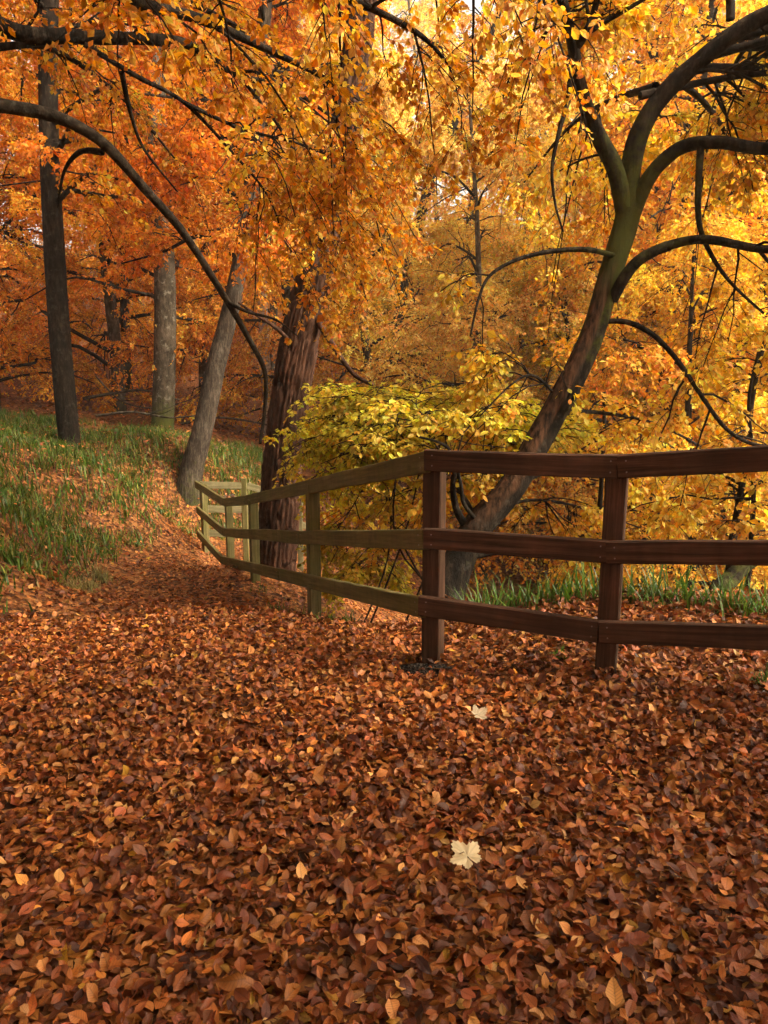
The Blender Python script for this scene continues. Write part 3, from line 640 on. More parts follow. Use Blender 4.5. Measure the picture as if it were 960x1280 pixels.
# ---- the beech standing outside the picture on the left bank, its limbs arching over the path
def left_beech():
    rng = np.random.default_rng(23)
    bx, by = -5.0, 5.6; b = np.array([bx, by, G(bx, by)]); root = empty('beech_tree', b); off = b
    tag(root, 'large beech beside the path whose arching limbs hang golden leaves overhead', 'tree')
    me, L, r = trunk_mesh('trunk', np.array([(0, 0, -.3), (.05, 0, 1.2), (.15, .1, 3.0), (.2, .1, 5), (.3, 0, 8), (.2, .2, 11)], float), [.36, .31, .29, .26, .18, .08], 36, 120, .05, 4, 9, .3, lambda V: np.clip(.5-V[:, 2]*.1, 0, 1))
    obj('trunk', me, M_beech_grey, root)
    tr = lambda h: b + np.array([.12, .08, h])
    spec = [
        ([tr(3.0), (-60, 125, 5.7), (0, 132, 5.9), (70, 146, 6.1), (128, 178, 6.3), (180, 235, 6.6), (230, 292, 7.0), (280, 370, 7.3), (312, 425, 7.5), (331, 465, 7.6), (331, 510, 7.7), (325, 555, 7.7)], .060, .016),
        ([(128, 190, 6.3), (100, 190, 6.4), (80, 215, 6.6), (72, 260, 6.8)], .028, .008),
        ([tr(3.9), (-60, 0, 5.4), (0, 32, 5.4), (40, 44, 5.45), (100, 46, 5.6), (200, 50, 5.9), (240, 58, 6.1), (300, 95, 6.4), (360, 110, 6.6), (420, 150, 6.8)], .075, .012),
        ([tr(4.0), (60, -60, 4.6), (170, 2, 4.9), (250, 24, 5.2), (330, 60, 5.4), (405, 98, 5.6), (450, 140, 5.8)], .055, .010),
        ([(105, 55, 5.6), (170, 95, 5.8), (230, 128, 6.0), (290, 190, 6.3), (335, 245, 6.5), (355, 300, 6.7)], .022, .006),
        ([(152, 90, 5.8), (163, 140, 6.0), (180, 186, 6.2), (222, 240, 6.4)], .022, .007),
        ([(230, 128, 6.0), (300, 160, 6.2), (375, 180, 6.4), (430, 200, 6.5)], .018, .006),
        ([tr(4.4), (120, -150, 4.4), (300, -60, 4.8), (420, -10, 5.1), (520, 40, 5.4), (560, 80, 5.6)], .05, .01),
        ([tr(4.2), (100, -40, 7.5), (230, 0, 8.0), (330, 60, 8.4), (400, 160, 8.6)], .05, .01),
        ([tr(3.2), (-40, 60, 7.5), (60, 60, 8.0), (150, 120, 8.6), (220, 200, 9.0)], .05, .01),
        ([(330, 60, 8.4), (370, 130, 8.3), (400, 200, 8.1), (420, 270, 8.0), (432, 340, 7.9)], .02, .005),
        ([(300, 95, 6.4), (350, 160, 7.0), (390, 230, 7.4), (405, 300, 7.5), (412, 370, 7.5)], .018, .005),
        ([(405, 98, 5.6), (440, 170, 6.4), (462, 240, 7.0), (478, 310, 7.3)], .018, .005),
        ([(285, 378, 7.3), (310, 390, 7.4), (345, 400, 7.6), (372, 420, 7.8)], .02, .007),
        ([tr(4.5), (300, -200, 4.2), (520, -110, 4.6), (660, -40, 5.0), (700, 20, 5.3)], .05, .01),
    ]
    limbs = []
    for i, (pts, r0, r1) in enumerate(spec):
        q = np.array([c if isinstance(c, np.ndarray) else P(*c) for c in pts])
        mask = (lambda V: np.clip((V[:, 2]+off[2]-3.2)*.5, .1, .7)) if i == 0 else None
        Lw, rr = branch('limb', q-off, r0, r1, root, M_limb if i == 0 else M_beech_dark, 14 if r0 > .04 else 8, 60 if i == 0 else None, mask, 40+i)
        limbs.append((resamp(Lw+off), np.linspace(r0, r1, 12)))
    # unseen limbs added overhead to shade the foreground
    over = []
    for a in range(22):
        az = -.45 - a*.115 + rng.normal(0, .08); ln = rng.uniform(4.6, 8.6); h = rng.uniform(3.2, 5.2)
        d = np.array([math.cos(az), math.sin(az), rng.uniform(.1, .3)]); q = np.array([tr(h) + d*ln*s - np.array([0, 0, .16*ln*s*s]) for s in (0, .25, .5, .75, 1)])
        branch('limb', q-off, .06, .012, root, M_beech_dark, 7, 24, seed=70+a); over.append((resamp(catmull(q, 24)), np.linspace(.06, .012, 12)))
    Lm = np.array([l for l, _ in limbs])-off; Rm = np.array([r for _, r in limbs])
    def prune(p):
        q = p+off; px, py, dep = project(q)
        zmin = np.interp(q[:, 0], [-4, -2.8, -1.6, -.6, 0.2], [2.9, 2.7, 2.3, 1.75, 1.9]) + .45*fbm(q[:, 0]*2, q[:, 1]*2, seed=14, o=2)
        zmin = np.where((q[:, 1] > 6.9) & (q[:, 0] > -1.4), zmin + .9*np.clip(fbm(q[:, 0]*3, q[:, 1]*3, q[:, 2]*2, 2, 19)*2+.3, 0, 3), zmin)
        zmin = np.where((q[:, 1] < 6.9) & (q[:, 0] < -1.2), np.maximum(zmin, 3.6+.25*(q[:, 1]-5.5)), zmin)
        return (q[:, 1] > 3.4) & (q[:, 2] > zmin) & (q[:, 0] < 1.6)
    print('left beech leaves', foliage(root, Lm, Rm, rng, GOLD, [4, 3, 2, 2], (11, 1.0, .9), (7, .40), (5, .18), 5, .054, .55, 1.3, prune, singles=300, s0=.12))
    for a in range(18):  # higher limbs out of view, added to shade the upper left
        az = rng.uniform(-.5, .55); ln = rng.uniform(3.5, 6.5); h = rng.uniform(5.2, 8.5)
        d = np.array([math.cos(az), math.sin(az), rng.uniform(.1, .3)]); q = np.array([tr(h) + d*ln*s - np.array([0, 0, .12*ln*s*s]) for s in (0, .25, .5, .75, 1)])
        branch('limb', q-off, .05, .012, root, M_beech_dark, 7, 24, seed=170+a); over.append((resamp(catmull(q, 24)), np.linspace(.05, .012, 12)))
    Lo = np.array([l for l, _ in over])-off; Ro = np.array([r for _, r in over])
    def prune2(p):
        q = p+off; return (q[:, 2] > 3.0) & (q[:, 2]-1.5 > .62*np.maximum(q[:, 1], 0)+.3)
    print('overhead leaves', foliage(root, Lo, Ro, rng, GOLD, [4, 3, 2, 2], (20, 1.4, .9), (9, .65), None, 13, .13, .35, 1.3, prune2, T_dia, s0=.12, bsides=4))
left_beech()

# ---- trunks on the bank and the pine
def crown_on(root, L, r, off, rng, pal, h0, nl, ln, prune=None, size=.085, per=5, droop=.4, el=.35, azr=(0, 2*math.pi), let=(9, .6), tw=(4, .25), bough=(8, 1.1), tmpl=None, colfn=None, wts=(4, 3, 2, 1)):
    z = L[:, 2]; zz = np.linspace(max(h0, z.min()), z.max()-.1, nl); limbs = []
    for i, h in enumerate(zz):
        p0 = np.array([np.interp(h, z, L[:, j]) for j in range(3)]); az = rng.uniform(*azr); f = 1-.55*i/nl
        l = ln*f*rng.uniform(.7, 1.2); e = el + .5*i/nl + rng.normal(0, .12); d = np.array([math.cos(az)*math.cos(e), math.sin(az)*math.cos(e), math.sin(e)])
        q = np.array([p0 + d*l*s - np.array([0, 0, droop*l*s*s]) + rng.normal(0, .04*l, 3)*(s > 0) for s in (0, .3, .6, 1)]); limbs.append(catmull(q, 12))
    Lm = np.array(limbs); R0 = np.linspace(.055, .03, nl)[:, None]*np.linspace(1, .25, 12)[None]
    g = Geo(); tubes(Lm, R0, 7, g); obj('branches', g.mesh('branches', True), M_beech_dark, root, kind='stuff')
    return foliage(root, Lm, R0, rng, pal, list(wts), (bough[0], bough[1], .85), let, tw, per, size, droop, 1.2, prune, tmpl or T_dia, M_far, 0, s0=.15, colfn=colfn, bsides=4)
def bank_tree(name, label, pts, rad, mat, seed, pal, h0, nl, ln, mossz=0., flare=.5, front=3.0, amp=.05, extra_h=5., sides=30, kw=None):
    rng = np.random.default_rng(seed); q = px_line(pts); b = q[0].copy(); b[2] = G(b[0], b[1]); root = empty(name, b)
    tag(root, label, 'tree')
    d = nrm(q[-1]-q[-2]); q = np.vstack([q[:1]-np.array([0, 0, .8]), q, q[-1]+d*extra_h*.5, q[-1]+d*extra_h]) - b
    rad = [rad[0]]+list(rad)+[rad[-1]*.7, rad[-1]*.3]
    me, L, r = trunk_mesh('trunk', q, rad, sides, 130, amp, 7, seed, flare, (lambda V: np.clip(mossz*(1.2-V[:, 2]/1.2), 0, .9)) if mossz else None)
    obj('trunk', me, mat, root)
    def prune(p): return (p[:, 2] > 1.6) & ((p[:, 1] > -.1) | (p[:, 2] > front))
    if nl: print(label, crown_on(root, L, r, b, rng, pal, h0, nl, ln, prune, **(kw or {})))
    return root, b
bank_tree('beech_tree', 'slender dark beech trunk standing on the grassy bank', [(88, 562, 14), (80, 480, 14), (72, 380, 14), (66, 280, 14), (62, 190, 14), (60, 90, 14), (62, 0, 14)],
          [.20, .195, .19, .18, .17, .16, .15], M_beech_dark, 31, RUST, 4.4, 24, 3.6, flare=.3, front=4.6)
bank_tree('beech_tree', 'pale grey beech trunk with green mossy foot behind the bank', [(203, 546, 19), (206, 450, 19), (206, 350, 19), (201, 250, 19), (195, 120, 19), (190, 0, 19)],
          [.29, .28, .265, .25, .23, .21], M_beech_grey, 32, RUST, 3.0, 30, 4.2, mossz=.75, flare=.25, front=3.3)
bank_tree('oak_tree', 'grey rough barked trunk leaning right at the top of the path', [(237, 602, 14), (255, 530, 14), (272, 450, 14.1), (290, 380, 14.2), (305, 300, 14.3), (318, 200, 14.4), (328, 60, 14.5)],
          [.235, .195, .18, .165, .155, .145, .13], M_oak, 33, RUST, 4.2, 26, 3.2, mossz=.3, flare=.55, front=2.9, amp=.07)
bank_tree('birch_tree', 'slim whitish birch stem showing among leaves left of the pine', [(338, 560, 22), (330, 420, 22), (328, 300, 22), (345, 180, 22.2), (372, 60, 22.4), (382, -40, 22.5)], [.17, .15, .14, .13, .12, .10], M_birch, 36, RUST, 5., 14, 2.4, flare=.2, front=6., sides=18, kw=dict(per=5))
bank_tree('slanting_tree', 'thin dark slanting stem among the glowing yellow crowns', [(490, 440, 24), (512, 330, 24), (530, 255, 24), (545, 200, 24), (565, 160, 24), (588, 110, 24), (615, 40, 24)], [.17, .16, .15, .14, .12, .10, .08], M_beech_dark, 37, GOLD, 6., 10, 2.4, flare=.2, front=6., sides=14, kw=dict(per=5))
def pine():
    rng = np.random.default_rng(34)
    q = px_line([(343, 712, 9), (349, 640, 9), (357, 540, 9), (374, 430, 9.05), (398, 325, 9.1), (424, 205, 9.2), (441, 100, 9.3), (454, 0, 9.4)])
    b = q[0].copy(); b[2] = G(b[0], b[1]); root = empty('pine_tree', b); tag(root, 'big pine trunk with reddish brown fissured bark beside the mossy fence', 'tree')
    q = np.vstack([q[:1]-np.array([0, 0, .3]), q, q[-1:]+np.array([[.3, .2, 2.5]]), q[-1:]+np.array([[.5, .4, 6.5]])])-b
    def plates(d, Q, th, rings, dirs):
        R = np.mean(d); u = (np.ones_like(d)*th)*R*1.0; v = np.cumsum(np.ones_like(d), 1)*(np.linalg.norm(np.diff(catmull(q, rings), axis=0), axis=1).mean())
        sc_u, sc_v = 2*np.pi*R/26, .8
        uu, vv = u/sc_u + .35*fbm(u*5, v*2, seed=3), v/sc_v + .3*fbm(u*4, v*3, seed=8)
        f1 = np.full(d.shape, 9.); f2 = np.full(d.shape, 9.); iu, iv = np.floor(uu), np.floor(vv)
        for a in (-1, 0, 1):
            for c in (-1, 0, 1):
                ju, jv = iu+a, iv+c; wu = np.mod(ju, 26)
                x_ = ju+.15+.7*hsh(wu, jv, np.int64(4)); y_ = jv+.15+.7*hsh(wu, jv, np.int64(7))
                dd = np.hypot(uu-x_, vv-y_); m = dd < f1; f2 = np.where(m, f1, np.minimum(f2, dd)); f1 = np.minimum(f1, dd)
        crack = 1-np.clip((f2-f1)/.28, 0, 1)
        return d - .05*crack**1.3 + .014*fbm(u*14, v*9, seed=6, o=3) + .008*fbm(u*40, v*25, seed=16, o=2)
    me, L, r = trunk_mesh('trunk', q, [.30, .28, .26, .245, .235, .215, .195, .18, .17, .15, .08], 100, 300, .04, 5, 2, .18, None, None, plates)
    obj('trunk', me, M_pine, root)
    for i, (pts, r0, r1) in enumerate([([(396, 400, 8.95), (412, 425, 8.8), (428, 450, 8.7), (445, 470, 8.6), (466, 481, 8.5)], .04, .022),
                          ([(368, 432, 8.9), (345, 410, 8.8), (322, 395, 8.75), (298, 378, 8.7)], .03, .012),
                          ([(390, 360, 9.), (375, 330, 8.8), (355, 300, 8.7)], .03, .01)]):
        branch('branch', px_line(pts)-b, r0, r1, root, M_pine, 9, seed=90+i)
    # needle tufts high above the picture
    n = 5000; a = rng.uniform(0, 2*np.pi, n); rr = 2.6*np.sqrt(rng.random(n)); z = rng.uniform(8.5, 12, n)
    c = L[-1]*np.array([1, 1, 0]) + np.c_[np.cos(a)*rr, np.sin(a)*rr, z]; c = c[rng.random(n) < .6]
    m = len(c); xd = nrm(rng.normal(0, 1, (m, 3))+np.array([0, 0, .6])); up = nrm(rng.normal(0, 1, (m, 3)))
    g = scatter(c, frames(xd, up), np.full(m, .28), palette(rng, m, [(.035, .06, .015)], [1]), [diamond_template(.12, .3)], rng)
    obj('crown', g.mesh('crown'), M_far, root, kind='stuff')
    g = Geo(); Lb, _, rb, _ = grow(L[None], r[None], 14, .72, 2.4, 1.2, 2., -.1, 6, rng); tubes(Lb, np.maximum(radii(rb, 6), .02), 5, g); obj('branches', g.mesh('branches', True), M_pine, root, kind='stuff')
pine()

# ---- generic trees of the wood: a few built, the rest copied with their parts
def wood_tree(seed, H, R, pal, h0, mat, nl=31, lean=.05, per=7, size=.072, rad=.15, let=(9, .75), tw=(4, .3), wts=(4, 3, 2, 1)):
    rng = np.random.default_rng(seed); root = empty('beech_tree')
    q = np.array([(0, 0, -.4), (lean*H*.1, 0, H*.12), (lean*H*.3, .1, H*.35), (lean*H*.6, -.1, H*.65), (lean*H, 0, H)], float)
    me, L, r = trunk_mesh('trunk', q, [rad*1.1, rad, rad*.85, rad*.55, .03], 16, 50, .06, 5, seed, .3, lambda V: np.clip(.4-V[:, 2]*.2, 0, 1)); obj('trunk', me, mat, root)
    n_ = crown_on(root, L, r, None, rng, pal, h0, nl, R, None, size, per, .4, let=let, tw=tw, bough=(9, 1.3), wts=wts)
    print('wood tree', n_); return root
def copy_tree(o):
    c = o.copy(); COL.objects.link(c)
    for ch in o.children:
        d = ch.copy(); COL.objects.link(d); d.parent = c
    return c
GLOW_PALE = [(.84, .56, .13), (.82, .46, .09), (.86, .64, .20), (.78, .38, .07)]  # paler leaf colours put the hazy central glow into the crowns
protos = {'pale': wood_tree(56, 12, 4.2, GLOW_PALE, .6, M_beech_grey, lean=.15, rad=.13), 'gold': wood_tree(51, 12, 4.2, GOLD, .8, M_beech_dark), 'rust': wood_tree(52, 12, 4.0, RUST, 1.2, M_beech_grey),
          'yellow': wood_tree(53, 11, 4.2, YELLOW, .5, M_beech_dark, lean=.12), 'amber': wood_tree(54, 13, 4.4, AMBER, 1.0, M_beech_grey, lean=-.06),
          'lime': wood_tree(55, 9, 3.6, [(.55, .42, .05), (.62, .36, .035), (.4, .36, .05), (.6, .28, .03)], .4, M_beech_dark, lean=.1, nl=22)}
LBL = {'pale': 'beech with crown coloured pale peach yellow to imitate the glow in the centre of the wood', 'gold': 'beech with dense golden crown in the wood beyond the path', 'rust': 'beech with rust orange crown in the wood behind the bank',
       'yellow': 'beech with bright yellow crown in the valley behind the fence', 'amber': 'tall amber leaved beech in the background wood', 'lime': 'small beech with pale yellow-green crown down in the valley'}
OWN = {('yellow', 12.2): 'young yellow beech growing directly beyond the leaning mossy beech', ('gold', 21.5): 'golden beech standing behind the pine trunk', ('gold', 19): 'golden beech behind the slender dark trunk on the bank'}
used = set()
wr = np.random.default_rng(99)
def put(kind, x, y, s=1.0):
    o = protos[kind] if kind not in used else copy_tree(protos[kind]); used.add(kind)
    o.location = (x, y, G(x, y)); o.rotation_euler = (0, 0, wr.uniform(0, 6.28)); o.scale = (s, s, s*wr.uniform(.92, 1.1))
    tag(o, LBL[kind], 'tree', kind+' background beeches'); return o
for k_, x, y, s in [('yellow', 8.2, 12.3, .7), ('yellow', 8.8, 15.8, 1.), ('yellow', 5.4, 12.2, .62), ('pale', 2.4, 17, .95), ('lime', 5.2, 18.5, .9), ('yellow', 7.4, 18, 1.), ('yellow', 9.8, 17.5, 1.1),
                    ('pale', 4.4, 22, 1.1), ('gold', 5.6, 15.2, 1.2), ('yellow', 8.4, 21.5, 1.4), ('amber', -8.0, 22, 1.2), ('pale', 0.0, 20.5, 1.05), ('gold', -2.6, 21.5, 1.05), ('lime', 1.4, 26, 1.2), ('amber', -6.2, 25, 1.1), ('gold', -10.2, 19, 1.), ('rust', -13.5, 17.5, 1.),
                    ('gold', -9.5, 27, 1.1), ('rust', -14, 26, 1.15), ('amber', -4.8, 32, 1.2), ('pale', -.2, 32, 1.2), ('pale', 6.4, 29, 1.2), ('yellow', 10.4, 25, 1.2), ('gold', 13.8, 23, 1.2), ('amber', 17.5, 21, 1.2),
                    ('yellow', 15.5, 31, 1.3), ('pale', 10.5, 36, 1.3), ('gold', 4.0, 38, 1.3), ('gold', -2.5, 42, 1.4), ('gold', -9.5, 39, 1.4), ('amber', -16, 36, 1.4), ('rust', -21, 29, 1.3), ('yellow', 18, 41, 1.4),
                    ('rust', 24, 33, 1.4), ('gold', 12, 48, 1.5), ('pale', 4, 51, 1.5), ('rust', -8, 52, 1.5), ('gold', -18, 48, 1.5), ('amber', 24, 48, 1.5), ('gold', -24, 40, 1.5), ('rust', 32, 42, 1.5)]:
    o = put(k_, x, y, s)
    if (k_, y) in OWN: o['label'] = OWN[(k_, y)]; del o['group']
for k_, x, y, s in [('gold', 7.2, -2.2, 1.), ('amber', 10.5, -4.5, 1.1), ('rust', 2.5, -6.5, 1.1), ('gold', -3.5, -6.5, 1.1), ('amber', 5.2, -1.0, .95), ('rust', -6.5, -3.0, 1.05), ('gold', 0., -4.6, 1.), ('amber', -9.8, 8.0, 1.1), ('rust', -7.8, 1.5, 1.)]:  # trees out of view, added to darken the near path and left side
    o = put(k_, x, y, s); tag(o, 'unseen beech added outside the view for the shade it casts', 'tree', 'unseen beeches added for shade')

# ------------------------------------------------------------------ the fence
def beam(name, p0, p1, h, th, mat, parent, out, seed, label=None, drop=True):
    """rail whose top front edge runs p0 > p1; out = direction of its front face"""
    p0, p1 = np.array(p0), np.array(p1); ln = np.linalg.norm(p1-p0); ax = (p1-p0)/ln
    upv = nrm(np.array([0, 0, 1.])-ax*ax[2]); nv = np.cross(ax, upv); nv = nv if nv @ out > 0 else -nv
    rng = np.random.default_rng(seed); k = max(6, int(ln/.12)); xs = np.linspace(0, ln, k); bv = .006
    prof = [(-th/2+bv, -h), (th/2-bv, -h), (th/2, -h+bv), (th/2, -bv), (th/2-bv, 0), (-th/2+bv, 0), (-th/2, -bv), (-th/2, -h+bv)]
    sag = np.cumsum(rng.normal(0, .0012, k)); sag -= np.linspace(sag[0], sag[-1], k)
    V = []
    for i, x in enumerate(xs):
        for (a, b) in prof: V.append((x, a + sag[i]*.8 + rng.normal(0, .0007), b + sag[i] + rng.normal(0, .0007)))
    V = np.array(V); m = len(prof); idx = np.arange(k*m).reshape(k, m); nx = np.roll(idx, -1, 1)
    q = np.stack([idx[:-1], idx[1:], nx[1:], nx[:-1]], -1).reshape(-1, 4)
    me = mesh(name, V, [q, np.array([idx[0], idx[-1][::-1]])])
    o = bpy.data.objects.new(name, me); COL.objects.link(o); me.materials.append(mat)
    yv = np.cross(upv, ax); R3 = np.stack([ax, yv, upv], -1)
    c = p0 - nv*th/2
    M = Matrix(R3.tolist()).to_4x4(); M.translation = Vector(c); o.matrix_world = parent.matrix_world.inverted() @ M; o.parent = parent
    if label: o['label'] = label
    return o, ax, upv, nv
def post(p, ztop, wdt, mat, parent, rotz, seed, label=None, lean=(0, 0)):
    z0 = G(p[0], p[1])-.25; h = ztop-z0; rng = np.random.default_rng(seed); k = 9; w2, bv = wdt/2, .007
    prof = [(-w2+bv, -w2), (w2-bv, -w2), (w2, -w2+bv), (w2, w2-bv), (w2-bv, w2), (-w2+bv, w2), (-w2, w2-bv), (-w2, -w2+bv)]
    V = [(i/(k-1)*h, a+rng.normal(0, .001)+lean[0]*(i/(k-1)*h), b+rng.normal(0, .001)) for i in range(k) for a, b in prof]   # local x runs up
    V = np.array(V); m = 8; idx = np.arange(k*m).reshape(k, m); nx = np.roll(idx, -1, 1)
    q = np.stack([idx[:-1], nx[:-1], nx[1:], idx[1:]], -1).reshape(-1, 4)
    me = mesh('post', V, [q, np.array([idx[0][::-1], idx[-1]])]); me.materials.append(mat)
    o = bpy.data.objects.new('post', me); COL.objects.link(o)
    c, s_ = math.cos(rotz), math.sin(rotz)
    R3 = np.array([[0, c, -s_], [0, s_, c], [1, 0, 0]], float)            # columns: local x -> up, y -> along, z -> across
    M = Matrix(R3.tolist()).to_4x4(); M.translation = Vector((p[0], p[1], z0)); o.matrix_world = parent.matrix_world.inverted() @ M; o.parent = parent
    if label: o['label'] = label
    return o
RH = .115
fb = P(535, 838, 3.86); fence = empty('wooden_fence', (fb[0], fb[1], G(fb[0], fb[1])))
tag(fence, 'three rail wooden fence bordering the leafy path, brown then mossy green', 'fence')
bpy.context.view_layer.update()
camdir = np.array([0, -1., 0])
nail_bm = mesh('nail', *(lambda n: (np.array([(math.cos(a)*.004, math.sin(a)*.004, z) for z in (0, .0025) for a in np.arange(n)*2*math.pi/n]), [np.array([[i, (i+1) % n, n+(i+1) % n, n+i] for i in range(n)]), np.array([list(range(n, 2*n))])]))(8)); nail_bm.materials.append(M_nail)
def nails(rail_o, ax, upv, nv, at):
    for f in at:
        for dz in (-.03, -.085):
            o = bpy.data.objects.new('nail', nail_bm); COL.objects.link(o)
            # local frame of rail: x along, z up; front face side
            yv = np.cross(upv, ax); sgn = 1 if yv @ nv > 0 else -1
            o.matrix_world = Matrix.Translation((f, sgn*.020, dz)) @ Matrix.Rotation(-sgn*math.pi/2, 4, 'X'); o.parent = rail_o
runs = {
    'CD': [((530, 562), (772, 569), 3.84, 3.47), ((529, 661), (759, 676), 3.84, 3.47), ((523, 745), (748, 777), 3.84, 3.47)],
    'DE': [((771, 569), (1120, 546), 3.46, 2.98), ((757, 677), (1120, 676), 3.46, 2.98), ((748, 777), (1120, 789), 3.46, 2.98)],
    'CA2': [((529, 564), (306, 619), 3.86, 8.46), ((527, 662), (373, 664), 3.86, 6.1), ((523, 747), (348, 711), 3.86, 6.8)],
    'A2A': [((305.5, 619.5), (279, 623), 8.47, 9.8), ((372, 664), (278, 660), 6.12, 9.8), ((347, 711), (276, 695), 6.83, 9.8)],
    'AZ': [((278.5, 623), (243, 601), 9.81, 11.4), ((277.5, 660), (245, 633), 9.81, 11.4), ((275.5, 695), (246, 663), 9.81, 11.4)],
    'ZR': [((250, 602), (309, 603), 11.45, 11.8), ((252, 632), (309, 633), 11.45, 11.8), ((255, 662), (309, 664), 11.45, 11.8)],
    'R2': [((309.5, 603), (388, 625), 11.81, 12.4), ((309.5, 633), (388, 655), 11.81, 12.4), ((309.5, 664), (388, 685), 11.81, 12.4)],
}
front = {'CD': (-.3, -1, 0), 'DE': (-.5, -1, 0), 'CA2': (-1, -.2, 0), 'A2A': (-1, -.4, 0), 'AZ': (-.6, -1, 0), 'ZR': (0, -1, 0), 'R2': (0, -1, 0)}
sd = 100
for key, rails in runs.items():
    mat = M_brown if key in ('CD', 'DE') else (M_olive_sunlit if key in ('ZR', 'R2') else M_olive)
    lab = {'CD': 'brown stained rail', 'DE': 'brown stained rail', 'ZR': 'olive rail tinted paler as if sunlit', 'R2': 'olive rail tinted paler as if sunlit'}.get(key, 'weathered rail green with algae')
    for (a, b, Ya, Yb) in rails:
        sd += 1; o, ax, upv, nv = beam('rail', P(*a, Ya), P(*b, Yb), RH, .042, mat, fence, np.array(front[key], float), sd, lab)
        ln = np.linalg.norm(P(*a, Ya)-P(*b, Yb))
        if key == 'CD': nails(o, ax, upv, nv, (.045, ln-.03))
        elif key == 'DE': nails(o, ax, upv, nv, (.04,))
        else: nails(o, ax, upv, nv, (.05, ln-.05))
def rail_top(a, Y): return P(*a, Y)
def put_post(px, py, Y, back, mat, rotz, seed, wdt=.1, top=0., label=None):
    p = P(px, py, Y); p[:2] += np.array(back[:2]); post(p, p[2]+top, wdt, mat, fence, rotz, seed, label)
angL = math.atan2(8.46-3.86, P(306, 619, 8.46)[0]-P(529, 563, 3.86)[0])
put_post(545, 564, 3.86, (.0, .062), M_brown, math.radians(-22), 1, .105, -.004, 'brown stained corner post')
put_post(778, 569, 3.47, (.0, .062), M_brown, math.radians(-22), 2, .105, -.004, 'brown stained post')
put_post(1105, 547, 3.0, (.0, .065), M_brown, math.radians(-22), 3, .105, -.004, 'brown stained post')
for (px, py, Y, sdd) in [(377, 601, 5.95, 4), (306, 619, 8.2, 5), (277, 623, 9.8, 6)]:
    put_post(px, py, Y, (.086, .034), M_olive, angL, sdd, .1, -.06 if sdd == 5 else -.03, 'weathered post green with algae')
put_post(253, 603, 11.45, (0, .05), M_olive, math.radians(35), 7, .1, -.03, 'weathered post green with algae')
put_post(304, 600, 11.75, (0, .05), M_olive, 0, 8, .09, .02, 'dark weathered post')
put_post(374, 620, 12.25, (0, .05), M_olive_sunlit, 0, 9, .09, .0, 'olive post tinted paler as if sunlit')

# ------------------------------------------------------------------ grass
def blades(cx, cy, per, ln, wd, rng, pal, spread=.05, wts=None):
    n = len(cx)*per; bx = np.repeat(cx, per)+rng.normal(0, spread, n); by = np.repeat(cy, per)+rng.normal(0, spread, n); bz = hgt(bx, by)-.01
    az = rng.uniform(0, 2*np.pi, n); l = np.repeat(ln*np.exp(rng.normal(0, .2, len(cx))), per)*rng.uniform(.5, 1.15, n); lean = np.abs(rng.normal(.25, .25, n)); bend = rng.uniform(.5, 1.9, n)
    k = 4; s = np.linspace(0, 1, k); th = lean[:, None]+bend[:, None]*s[None]**1.3
    dx = np.sin(th); dz = np.cos(th); step = (l/(k-1))[:, None]
    rx = np.concatenate([np.zeros((n, 1)), np.cumsum(dx[:, :-1]*step, 1)], 1); rz = np.concatenate([np.zeros((n, 1)), np.cumsum(dz[:, :-1]*step, 1)], 1)
    c = np.stack([bx[:, None]+rx*np.cos(az)[:, None], by[:, None]+rx*np.sin(az)[:, None], bz[:, None]+rz], -1)
    wv = np.stack([-np.sin(az), np.cos(az), np.zeros(n)], -1)[:, None]*(wd*rng.uniform(.6, 1.2, n))[:, None, None]*np.array([.85, 1, .75, .06])[None, :, None]
    V = np.stack([c-wv/2, c+wv/2], 2).reshape(-1, 3)
    idx = np.arange(n*k*2).reshape(n, k, 2); q = np.stack([idx[:, :-1, 0], idx[:, :-1, 1], idx[:, 1:, 1], idx[:, 1:, 0]], -1).reshape(-1, 4)
    col = palette(rng, n, pal, wts or [1]*len(pal), .22)
    return V, q, np.repeat(col, k*2, 0)
GREEN = [(.06, .125, .012), (.09, .155, .015), (.04, .085, .009), (.17, .19, .03), (.22, .15, .04)]
rng = np.random.default_rng(71)
x, y = uni(14000, -11, -1.9, 4.2, 19.5); e = left_of_edge(x, y)
far = y > 13.4
k = ((~far) & (e > .12+.35*rng.exponential(.5, len(x)))) | (far & (x < -2.2-.0*y) & (y < 19))
k &= (np.abs(x) < .60*y+1.2) & (fbm(x*.7, y*.7, seed=55, o=3) > -.22-.25*(rng.random(len(x))))
x, y = x[k], y[k]; x, y = x[:4000], y[:4000]
V, q, c = blades(x, y, 9, .23, .017, rng, GREEN, .07, [4, 4, 3, 2, 1])
go = obj('grass', mesh('grass', V, [q], c), M_grass); tag(go, 'long green woodrush and grass growing over the bank left of the path', 'grass', kind='stuff')
print('grass tufts', len(x))
def tuft(px, py, Y, ln, per, label, group, pal=GREEN[:3], seed=0, wd=.012, spread=.06):
    r = np.random.default_rng(seed); p = P(px, py, Y); cx = np.array([p[0]]); cy = np.array([p[1]])
    V, q, c = blades(np.repeat(cx, 3), np.repeat(cy, 3), per//3, ln, wd, r, pal, spread); b = np.array([p[0], p[1], G(p[0], p[1])])
    o = obj('grass_tuft', mesh('grass_tuft', V-b, [q], c), M_grass, None, b); tag(o, label, 'grass', group); return o
LB = 'bright green grass tuft growing between the brown fence and the leaning beech'
tufts = [(590, 735, 4.7), (620, 730, 4.75), (645, 740, 4.6), (668, 732, 4.65), (692, 738, 4.6), (715, 742, 4.55), (738, 735, 4.6), (800, 735, 4.5), (822, 745, 4.4), (850, 748, 4.35), (880, 752, 4.3), (905, 758, 4.2), (935, 765, 4.15), (958, 768, 4.1), (785, 742, 4.5), (605, 745, 4.55), (990, 770, 4.0)]
